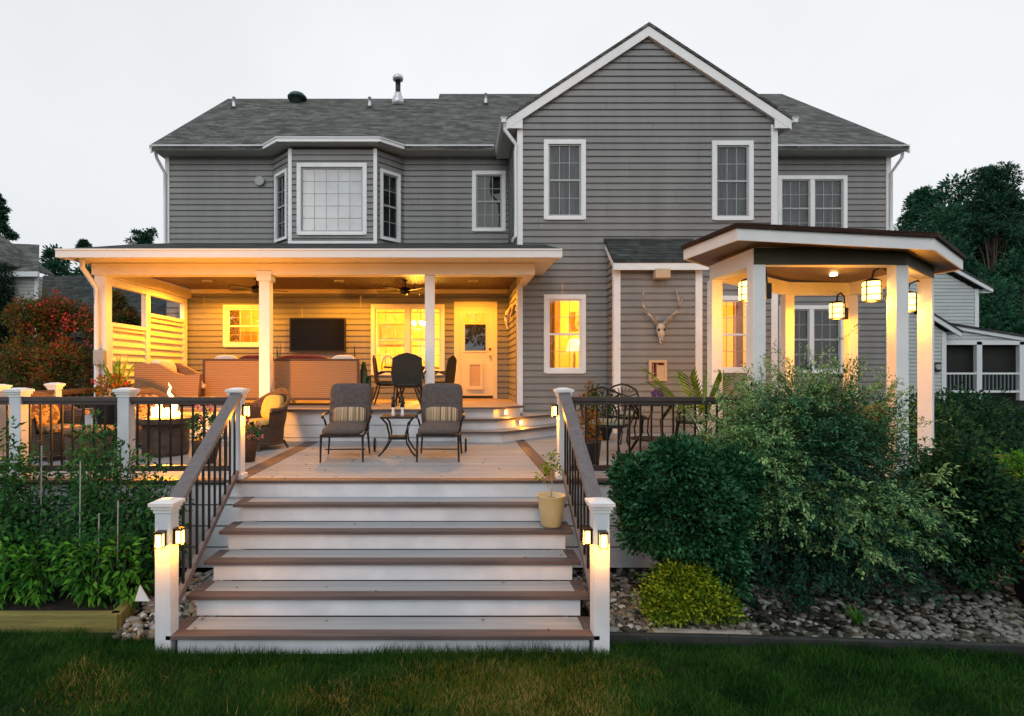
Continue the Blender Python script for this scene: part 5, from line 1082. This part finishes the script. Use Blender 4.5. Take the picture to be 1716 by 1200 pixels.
# dark shrubs behind the deck on both sides
def row(label, pts, m, r, h, per, grp, nm='background_shrub', L=.09, W=.045):
    for i, (x, y) in enumerate(pts):
        shrub(nm, label[i] if isinstance(label, (list, tuple)) else label, 'shrub', [(x, y, h*.5, r, r*.8, h*.5, 1), (x+.3*r, y-.2, h*.4, r*.7, r*.6, h*.4, .5)], per, .1, 5, L, W, m, (x, y, 0), .3, group=grp, nst=4)
row(['low dark shrub behind the deck posts, far left', 'low dark shrub between the conifer and the crape myrtle', 'low dark shrub behind the side railing near the porch'], [(-9.3,9.2), (-8.2,10.0), (-7.3,9.6)], M['hedge'], .8, 1.5, 420, 'shrubs left of the deck')
row(['dark shrub by the gazebo corner post', 'dark shrub left of the neighbour porch steps', 'dark shrub in front of the neighbour porch', 'dark shrub at the right edge below the neighbour porch'], [(8.0,9.4), (9.0,10.4), (10.3,11.2), (11.9,12.2)], M['rightleaf'], 1.0, 1.75, 620, 'shrubs between the two houses')
shrub('low_shrub', 'brighter green low shrub at the right edge', 'shrub', [(7.9,7.6,.75,.45,.4,.3,1), (8.4,7.7,.8,.4,.4,.3,.7)], 420, .08, 5, .06, .03, M['vegleaf'], (8.0,7.6,0), .3)
shrub('low_shrub', 'low shrub with yellowing leaves in the dark pot at the right edge', 'shrub', [(5.42,5.05,.62,.2,.18,.16,1)], 260, .06, 5, .06, .025, M['croton'], (5.42,5.05,.45), .1)
tag(MB().lathe([(.2,0),(.3,.35),(.31,.42),(.27,.42),(.26,.36)], (5.52,5.0,.03), 24).build('dark_pot', M['potblack'], smooth=True), 'large dark garden pot cut by the right edge of the picture', 'plant pot')
# ---------------------------------------------------------------- potted plants
def leafblade(mb, p, d, l, w, droop=.6, segs=5, zup=Vector((0,0,1))):
    p = Vector(p); d = Vector(d).normalized(); s = d.cross(zup).normalized(); q0 = p; 
    for k in range(segs):
        ww = w*math.sin(math.pi*(k+.35)/(segs+.4)); wn = w*math.sin(math.pi*(k+1.35)/(segs+.4)) if k < segs-1 else .001
        d2 = (d+Vector((0,0,-droop/segs))).normalized(); q1 = q0+d2*l/segs; mb.poly([q0-s*ww, q0+s*ww, q1+s*wn, q1-s*wn]); q0, d = q1, d2
# stair pot
x, y, z = ax(924, 5.3), 5.31, .72
t = thing('potted_seedling', 'cream glazed pot with a thin young plant on the second step from the top', 'potted plant', (x, y, .7)); z = .704
MB().lathe([(.085,0),(.1,.02),(.125,.2),(.138,.3),(.142,.31),(.125,.31),(.12,.27)], (x,y,z), 28).build('pot', M['potcream'], t, smooth=True)
MB().lathe([(.12,.265),(.0,.28)], (x,y,z), 20).build('soil', M['soil'], t)
MB().tube([(x,y,z+.27),(x+.01,y,z+.42),(x-.01,y,z+.58),(x-.005,y,z+.7)], [.007,.006,.005,.003], 6).tube([(x,y,z+.36),(x-.05,y,z+.42),(x-.09,y,z+.5)], .004, 5).build('stem', M['antler'], t)
P, D, N = clumps([(x,y,z+.64,.06,.05,.08,1), (x-.08,y,z+.5,.06,.05,.06,.7), (x+.04,y,z+.54,.05,.04,.05,.5)], 22, .03, 3); leafmesh('leaves', P, D, N, RNG.uniform(.03, .055, len(P)), .02, M['limeleaf'], t)
# tall croton in black pot
x, y = ax(985, 6.6), 6.6; t = thing('potted_croton', 'tall orange-leaved plant in a black pot behind the right stair post', 'potted plant', (x, y, DZ))
MB().lathe([(.13,0),(.16,.3),(.165,.33),(.14,.33)], (x,y,DZ), 20).build('pot', M['potblack'], t, smooth=True); MB().tube([(x,y,DZ+.25),(x+.01,y,DZ+1.0)], [.014,.008], 6).build('stem', M['bark'], t)
mb = MB()
for i in range(40): a = i*2.4; zz = DZ+.42+.65*i/40; leafblade(mb, (x,y,zz), (math.cos(a), math.sin(a), .9), .17+.1*RNG.random(), .017, 1.1)
mb.build('leaves', M['croton'], t)
P, D, N = clumps([(x,y,DZ+.5,.17,.15,.2,1)], 50, .05, 4); leafmesh('lower_leaves', P, D, N, .06, .025, M['croton'], t)
# palm
x, y = ax(1178, 7.0), 7.0; t = thing('potted_palm', 'green palm with upright fronds beside the front left gazebo post', 'potted plant', (x, y, DZ))
MB().lathe([(.15,0),(.19,.28),(.2,.32),(.17,.32)], (x,y,DZ), 20).build('pot', M['potblack'], t, smooth=True)
mb = MB(); ms = MB()
for i in range(13):
    a = i*2.39; el = .35+.35*RNG.random(); L_ = .62+.25*RNG.random(); p = Vector((x, y, DZ+.28)); d = Vector((math.cos(a)*el, math.sin(a)*el*.6, 1)).normalized(); pts = [p.copy()]
    for k in range(8): d = (d+Vector((math.cos(a)*.03, math.sin(a)*.02, -.07))).normalized(); p = p+d*L_/8*1.3; pts.append(p.copy())
    ms.tube(pts, [.007-.0007*k for k in range(9)], 4)
    for k in range(3, 9):
        for sgn in (-1, 1):
            for hs in (0, .5):
                b = pts[k] if hs == 0 or k == 8 else (pts[k]+pts[k+1])/2; s = Vector((-math.sin(a), math.cos(a), 0)); leafblade(mb, b, d*1.3+s*sgn*.55, .26, .02, .4, 3)
mb.build('fronds', M['palmleaf'], t); ms.build('frond_stem', M['stem'], t)
# red flower planter near chase, left planters
def flowers(name, label, x, y, z0, r, h, n, petal, pot='potblack', leaf='boxleaf', cat='potted plant', nf=14, ph=.25):
    t = thing(name, label, cat, (x, y, z0)); MB().lathe([(r*.6,0),(r*.85,ph*.9),(r*.9,ph),(r*.75,ph)], (x,y,z0), 20).build('pot', M[pot], t, smooth=True)
    P, D, N = clumps([(x,y,z0+ph+h*.4,r,r*.8,h*.5,1)], n, .05, 4); leafmesh('leaves', P, D, N, .055, .03, M[leaf], t)
    P, D, N = clumps([(x,y,z0+ph+h*.5,r*1.05,r*.9,h*.55,1)], nf, .028, 9, shell=.9); leafmesh('flowers', P, D, N, .035, .03, M[petal], t); return t
flowers('flower_planter', 'planter of dark leaves and red flowers against the gable wall', ax(1003, 9.3), 9.3, DZ, .3, .42, 170, 'petalred', nf=8, ph=.42)
tuft('cordyline', 'spiky dark cordyline rising behind the red flower planter', ax(995, 9.4), 9.4, DZ+.7, 26, .42, .014, M['maroonleaf'], cat='plant')
flowers('pink_flower_pot', 'wicker pot of pink flowers at the foot of the upper left stair post', ax(415, 7.0), 7.0, DZ, .15, .22, 60, 'petalpink', 'wicker', nf=9, ph=.3)
flowers('pink_flower_pot', 'pot of pink flowers by the railing right of the fire table', ax(345, 6.9), 6.9, DZ, .2, .4, 140, 'petalpink', 'wicker', nf=9, ph=.3)
flowers('flower_planter', 'planter of red flowers at the foot of the left porch corner post', ax(188, 9.0), 9.0, DZ, .3, .45, 170, 'petalred', 'potblack', 'croton', nf=14, ph=.7)
tuft('canna', 'upright strappy plant lit orange in front of the privacy screen', ax(196, 9.1), 9.1, DZ+.6, 20, .95, .03, M['palmleaf'], lean=.45)
flowers('flower_planter', 'planter with yellow and red leaves inside the gazebo', ax(1450, 7.2), 7.2, DZ, .25, .4, 170, 'petalred', 'potblack', 'croton', nf=8, ph=.35)
n_ = 70; P = np.stack([RNG.uniform(-2.2, 1.1, n_), RNG.uniform(4.2, 8.6, n_), np.zeros(n_)], 1)
for i in range(n_):
    y_ = P[i, 1]; P[i, 2] = (DZ+.006) if y_ > DY else next(z_ for yy, z_ in zip(ys, zs) if y_ >= yy-.001)+.008
tag(leafmesh('fallen_leaves', P, np.stack([RNG.normal(size=n_), RNG.normal(size=n_), np.zeros(n_)+.05], 1), np.tile([0.,0,1], (n_, 1)), .035, .018, M['croton']), 'a few tiny fallen leaves scattered over the steps and deck', 'leaves', kind='stuff')
# vase of violet flowers on deck table
x, y = ax(1103, 8.0), 8.0; t = thing('flower_vase', 'vase of violet flowers on the round deck table', 'vase', (x, y, DZ+.72)); MB().lathe([(.04,0),(.05,.04),(.03,.09),(.035,.1)], (x,y,DZ+.72), 14).build('vase', M['galv'], t, smooth=True); P, D, N = clumps([(x,y,DZ+.84,.09,.08,.06,1)], 60, .025, 6); leafmesh('flowers', P, D, N, .03, .024, M['petalviolet'], t)
# cacti on the porch
x, y = ax(612, 10.3), 10.3; t = thing('potted_cactus', 'dark columnar cactus in a pot right of the sofa', 'potted plant', (x, y, PZ)); MB().lathe([(.13,0),(.17,.3),(.18,.33),(.15,.33)], (x,y,PZ), 18).build('pot', M['wickersofa'], t, smooth=True); MB().tube([(x-.02,y,PZ+.3),(x-.03,y,PZ+.6),(x-.03,y,PZ+.82)], [.07,.075,.03], 8).tube([(x+.07,y,PZ+.3),(x+.08,y,PZ+.55)], [.05,.03], 8).tube([(x-.17,y,PZ+.3),(x-.2,y,PZ+.8),(x-.21,y,PZ+1.12)], [.02,.018,.008], 6).build('cactus_body', M['succ'], t, smooth=True)
x, y = ax(467, 11.2), 11.2; t = thing('snake_plant', 'thin dark upright plant behind the sofa near the left porch post', 'potted plant', (x, y, PZ)); MB().lathe([(.1,0),(.14,.3)], (x,y,PZ), 16).build('pot', M['potblack'], t); tuft('', '', x, y, PZ+.3, 9, .95, .018, M['succ'], lean=.12, parent=t)
# ================================================================ NEIGHBOURS
def nsiding(mb, p0, u, L, z0, z1, clip=None, holes=()): siding(mb, p0, u, L, z0, z1, holes, exp=.15, clip=clip, d=.02)
# right neighbour
NY1 = 20.0
nh = thing('neighbour_house', 'pale blue-grey neighbouring house with a screened porch at the right edge', 'house', (22, 24, 0))
mb = MB(); xr = ax(1637, NY1); zt_ = az(487, NY1)
xg = ax(1480, NY1); k_ = .55
mb.slab([(xg-4, NY1, 0), (xr, NY1, 0), (xr, NY1, zt_), (xg-1, NY1, zt_+(xr-xg+1)*k_), (xg-4, NY1, zt_+(xr-xg+1)*k_-1)], (0,9,0)) if False else None
siding(mb, (xg-3, NY1), (1,0), xr-xg+3, 0, zt_+3.2, exp=.13, clip=lambda z: (0, min(xr-xg+3, xr-xg+3-(z-zt_)/k_)))
siding(mb, (xr, NY1), (0,1), 9, 0, zt_, exp=.13)
mb.build('upper_wall', M['nwall'], nh)
MB().box(xr-.12, xr+.03, NY1-.05, NY1+.02, 0, zt_+.05).slab([(xr+.35, NY1-.25, zt_-.1), (xr+.35, NY1-.25, zt_+.12), (xg-3, NY1-.25, zt_+.12+(xr+.35-xg+3)*k_), (xg-3, NY1-.25, zt_-.1+(xr+.35-xg+3)*k_)], (0,.06,0)).slab([(xr+.35,NY1-.2,zt_-.08),(xr,NY1-.2,zt_-.08),(xr,NY1+9,zt_-.08),(xr+.35,NY1+9,zt_-.08)], .03).bar((xr+.36,NY1-.2,zt_),(xr+.36,NY1+9,zt_),.12,.1).build('trim', M['nwhite'], nh)
MB().slab([(xr+.38, NY1-.27, zt_+.1), (xg-3, NY1-.27, zt_+.1+(xr+.38-xg+3)*k_), (xg-3, NY1+9, zt_+.1+(xr+.38-xg+3)*k_), (xr+.38, NY1+9, zt_+.1)], .08).build('roof', M['shingle2'], nh)
# lower wing and porch
YP = 17.0; xw = ax(1583, YP); ze = az(557, YP); mb = MB()
siding(mb, (ax(1470,YP), YP), (1,0), xw-ax(1470,YP), 0, az(535,YP)+.6, exp=.12, clip=lambda z: (0, min(xw-ax(1470,YP), xw-ax(1470,YP)-(z-ze)/.62)))
siding(mb, (xw, YP+.4), (1,0), 7, az(577,YP+.4)+.0, az(545,YP+.4), exp=.1, clip=lambda z: (0, min(7, max(0, (az(545,YP+.4)-z)/.16+.5))))
mb.build('wing_wall', M['nwall'], nh)
MB().slab([(xw+.35, YP-.2, ze-.16), (xw+.35, YP-.2, ze), (xw-2.6, YP-.2, ze+1.83), (xw-2.6, YP-.2, ze+1.67)], (0,.05,0)).box(xw-.12, xw+.02, YP-.04, YP+.02, 0, ze).bar((xw+.3, YP-.15, ze-.02), (xw+.3, YP+4, ze-.02), .1, .1).slab([(xw-.6, YP+.3, az(533,YP)+.02), (xw+7, YP+.3, az(533,YP)-1.25), (xw+7, YP+.3, az(533,YP)-1.4), (xw-.6, YP+.3, az(533,YP)-.13)], (0,.06,0)).build('wing_fascia', M['nwhite'], nh)
MB().slab([(xw-.7, YP+.25, az(533,YP)+.06), (xw+7, YP+.25, az(533,YP)-1.2), (xw+7, YP+5, az(533,YP)-1.1), (xw-.7, YP+5, az(533,YP)+.3)], .06).slab([(xw+.38, YP-.22, ze+.03), (xw-2.6, YP-.22, ze+1.87), (xw-2.6, YP+5, ze+1.87), (xw+.38, YP+5, ze+.03)], .06).build('wing_roof', M['shingle2'], nh)
zr0, zr1, ztop = az(656,YP), az(626,YP), az(577,YP)
mb = MB(); 
for px in (1583, 1657, 1730): mb.box(ax(px-4.5,YP), ax(px+4.5,YP), YP+.3, YP+.42, zr0-.3, ztop+.1)
mb.box(xw, xw+6, YP+.3, YP+.42, ztop, ztop+.12); mb.box(xw, xw+6, YP+.31, YP+.38, zr1-.03, zr1+.03); mb.box(xw, xw+6, YP+.31, YP+.38, zr0-.05, zr0+.02)
mb.build('porch_frame', M['nwhite'], nh)
mb = MB(); x = xw+.1
while x < xw+5.5: mb.box(x, x+.035, YP+.33, YP+.36, zr0, zr1); x += .125
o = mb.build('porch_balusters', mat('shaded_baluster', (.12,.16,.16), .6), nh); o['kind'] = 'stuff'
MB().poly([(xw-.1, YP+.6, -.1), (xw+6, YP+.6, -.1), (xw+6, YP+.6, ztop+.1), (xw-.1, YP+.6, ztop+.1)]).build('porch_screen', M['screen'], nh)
MB().box(xw+.15, xw+.5, YP+.54, YP+.56, az(645,YP)+.6, az(600,YP)).build('lit_window', emis('dim_window', (1,.6,.12), .13, (.02,.02,.02)), nh)
t = thing('meter_box', 'small dark electric meter on the neighbour wall', 'meter', (ax(1566,YP), YP, az(617,YP)-.2)); xx, zz = ax(1566,YP), az(615,YP); MB().box(xx-.13, xx+.13, YP-.1, YP-.02, zz-.15, zz+.15).build('housing', M['black'], t, bevel=.02); MB().tube([(xx,YP-.1,zz), (xx,YP-.16,zz)], .09, 14).build('dial', M['greyplas'], t)
t = thing('wooden_gate', 'low dark slatted garden fence at the far right', 'fence', (8.6,8.9,0)); mb = MB()
for k in range(9): mb.box(7.2+k*.16, 7.31+k*.16, 8.3, 8.33, 0, .95)
mb.build('pickets', M['timber'], t); MB().box(7.1,8.7,8.33,8.37,.2,.28).box(7.1,8.7,8.33,8.37,.75,.83).build('rail', M['timber'], t)
# left neighbour
LY = 22.0; n2 = thing('neighbour_house', 'neighbouring house with a grey shingled roof and white gable at the left edge', 'house', (-20, 25, 0))
mb = MB(); xa, xb = ax(22, LY), ax(64, LY); zE = az(463, LY)
siding(mb, (xa-3, LY), (1,0), xb-xa+3, 0, zE, exp=.15); siding(mb, (xb, LY), (0,1), 8, 0, zE, exp=.15)
siding(mb, (xa-6, LY-1.2), (1,0), 5.9, 0, az(405,LY), exp=.15, clip=lambda z: (0, min(5.9, 5.9-(z-zE-.3)/.75)))
mb.build('wall', mat('cream_grey_siding', (.34,.35,.34), .6, (.4,.41,.4), 2), n2)
MB().box(xb-.12, xb+.02, LY-.04, LY+.02, 0, zE).bar((xa-.5, LY-.35, zE+.02), (ax(76,LY), LY-.35, zE+.02), .1, .2).slab([(xa+.15, LY-1.5, zE+.15), (xa+.15, LY-1.5, zE+.42), (xa-6, LY-1.5, zE+5.0), (xa-6, LY-1.5, zE+4.7)], (0,.06,0)).build('trim', M['nwhite'], n2)
MB().slab([(xa-6, LY-.35, zE+.12), (ax(76,LY), LY-.35, zE+.12), (ax(66,LY+3), LY+3, az(410,LY+3)), (xa-6, LY+3, az(403,LY+3))], .1).slab([(xa+.2, LY-1.52, zE+.42), (xa-6, LY-1.52, zE+5.05), (xa-6, LY+2, zE+5.05), (xa+.2, LY+2, zE+.42)], .08).build('roof', M['shingle'], n2)
n3 = thing('outbuilding', 'low building with a dark grey roof behind the crape myrtle', 'building', (-14, 21, 0)); xc, xd = ax(66, 19), ax(165, 19)
MB().slab([(xc, 19, az(560,19)), (xd+2, 19, az(560,19)), (xd+2, 21.5, az(462,21.5)), (ax(72,21.5), 21.5, az(462,21.5))], .1).build('roof', M['shingle2'], n3); MB().box(xc+.2, xd+1.8, 19.2, 22, 0, az(562,19)).build('wall', M['screen'], n3)
# ================================================================ TREES
def bigtree(px, py, Y, wpx, label, m='treeleaf', nm='tree', n=16, per=60, kind='dense', grp='trees beyond the houses', hb=None):
    x = ax(px, Y); zt = az(py, Y); w = wpx/F*Y/2
    if kind == 'dense':
        zc = zt-w*1.1 if hb is None else (zt+hb)/2; rz = (zt-zc)*.85
        lobes = rl(x, Y, zc, w*.8, w*.7, rz, n, w*.22, w*.38); lobes += [(x, Y, zt-w*.3, w*.3, w*.3, w*.3, 1)]
        cs, L = w*.13, .28
    else:
        lobes = []
        n = int(n*1.9); per = int(per*.6)
        for i in range(n):
            f = (i+.5)/n; a = i*2.4; r = w*(1.0-.7*f)*(.3+.8*RNG.random()); s_ = .14+.12*RNG.random(); lobes.append((x+r*math.cos(a), Y+r*math.sin(a)*.6, zt-w*2.3*(1-f)-w*.1*RNG.random(), w*s_*1.4, w*s_*1.2, w*s_*.6, 1))
        cs, L = w*.07, .2
    return tree(nm, label, 'tree', (x, Y, 0), zt, lobes, per, cs, 9, L*Y/35, L*.42*Y/35, M[m], .008*zt+.06, grp, shell=.5 if kind == 'dense' else .25)
bigtree(1545, 318, 34, 95, 'broad tree with a ragged crown just right of the house', per=80, kind='pine', n=16, m='treeleaf')
bigtree(1600, 300, 36, 150, 'dense dark tree behind the neighbouring house', n=22, per=110, hb=3)
bigtree(1665, 280, 33, 110, 'tallest pine at the right with tufted open branches', m='pineleaf', nm='pine_tree', kind='pine', n=22, per=70)
bigtree(1700, 335, 35, 190, 'dense dark tree at the right edge of the picture', n=24, per=110, hb=2)
bigtree(1580, 350, 30, 160, 'wide dark tree filling the gap behind the gazebo roof', n=22, per=110, hb=1)
bigtree(1715, 420, 28, 190, 'lower dark tree above the neighbour porch', n=20, per=100, hb=1)
bigtree(1665, 470, 26, 160, 'lowest dark tree directly behind the neighbour porch', n=18, per=100, hb=1)
bigtree(1640, 322, 42, 330, 'broad far tree filling the gaps behind the other right-hand trees', n=40, per=150, hb=0)
bigtree(1700, 380, 38, 240, 'rounded far tree low behind the pines at the right', n=26, per=110, hb=0)
bigtree(240, 388, 40, 75, 'small pine crown showing above the porch roof', m='pineleaf', nm='pine_tree', kind='pine', n=12, per=60)
bigtree(140, 405, 45, 25, 'tiny distant pine top above the left gutter', m='pineleaf', nm='pine_tree', kind='pine', n=6, per=40)
bigtree(92, 418, 34, 95, 'dark tree between the left neighbour and the porch', n=20, per=90, hb=0)
bigtree(145, 448, 32, 110, 'dark bushy tree below the left porch gutter', n=18, per=90, hb=0)
bigtree(-12, 325, 32, 60, 'pine at the left edge of the picture', m='pineleaf', nm='pine_tree', kind='pine', n=18, per=70)
bigtree(-20, 470, 13, 110, 'dark tree at the left edge in front of the neighbour', n=12, per=90, hb=1, m='hedge')
bigtree(190, 490, 17, 110, 'dark tree seen through the privacy screen opening', n=14, per=90, hb=1, m='maroonleaf')
# woods behind the photographer, for the window reflections and the shade on the lawn
for i, (x, y, h) in enumerate(((-14,-16,9), (-5,-19,11), (5,-18,8), (14,-15,12))):
    tree('tree', ['tree behind the lawn opposite the house, far left', 'tree behind the lawn opposite the house, left of centre', 'tree behind the lawn opposite the house, right of centre', 'tree behind the lawn opposite the house, far right'][i], 'tree', (x, y, 0), h, rl(x, y, h*.6, 3.5, 3, h*.33, 12, 1.2, 2), 60, .5, 6, .5, .25, M['treeleaf'], .2, 'trees across the lawn')
# ================================================================ LIGHT, CAMERA
W = bpy.data.worlds.new('World'); SC.world = W; W.use_nodes = True; nt = W.node_tree; N_ = nt.nodes; L_ = nt.links
bg = N_['Background']; sky = N_.new('ShaderNodeTexSky'); sky.sky_type = 'NISHITA'; sky.sun_disc = False; sky.sun_elevation = R(14); sky.sun_rotation = R(200); sky.dust_density = 4; sky.air_density = 1.2; sky.ozone_density = 1
hs = N_.new('ShaderNodeHueSaturation'); hs.inputs['Saturation'].default_value = .12; L_.new(sky.outputs[0], hs.inputs['Color'])
mx = N_.new('ShaderNodeMixRGB'); mx.inputs[0].default_value = .72; mx.inputs[2].default_value = (8.6,8.85,9.1,1); L_.new(hs.outputs[0], mx.inputs[1]); tcw = N_.new('ShaderNodeTexCoord'); nw = N_.new('ShaderNodeTexNoise'); nw.inputs['Scale'].default_value = 1.6; nw.inputs['Detail'].default_value = 4; L_.new(tcw.outputs['Generated'], nw.inputs['Vector'])
mw = N_.new('ShaderNodeMapRange'); mw.inputs[1].default_value = .3; mw.inputs[2].default_value = .7; mw.inputs[3].default_value = .9; mw.inputs[4].default_value = 1.07; L_.new(nw.outputs['Fac'], mw.inputs[0])
sw = N_.new('ShaderNodeVectorMath'); sw.operation = 'SCALE'; L_.new(mx.outputs[0], sw.inputs[0]); L_.new(mw.outputs[0], sw.inputs['Scale']); L_.new(sw.outputs[0], bg.inputs[0]); bg.inputs[1].default_value = .124
sun = bpy.data.lights.new('sun', 'SUN'); sun.energy = .5; sun.angle = R(30); sun.color = (.93,.97,1); so = bpy.data.objects.new('sun', sun); COL.objects.link(so)
so.rotation_euler = (R(52), 0, R(-12))
cam = bpy.data.cameras.new('camera'); co = bpy.data.objects.new('camera', cam); COL.objects.link(co); co.location = (0,0,HZ); co.rotation_euler = (R(90),0,0)
cam.sensor_width = 36; cam.lens = F/1716*36; cam.shift_x = (858-CX)/1716; cam.shift_y = (CY-600)/1716; cam.clip_end = 1000; SC.camera = co
vs = SC.view_settings; vs.view_transform = 'Standard'; vs.look = 'None'; vs.exposure = 0; vs.gamma = 1
SC.render.engine = 'CYCLES'; cy = SC.cycles; cy.max_bounces = 8; cy.transparent_max_bounces = 12; cy.diffuse_bounces = 4; cy.sample_clamp_indirect = 6; cy.caustics_reflective = False; cy.caustics_refractive = False; cy.use_denoising = True
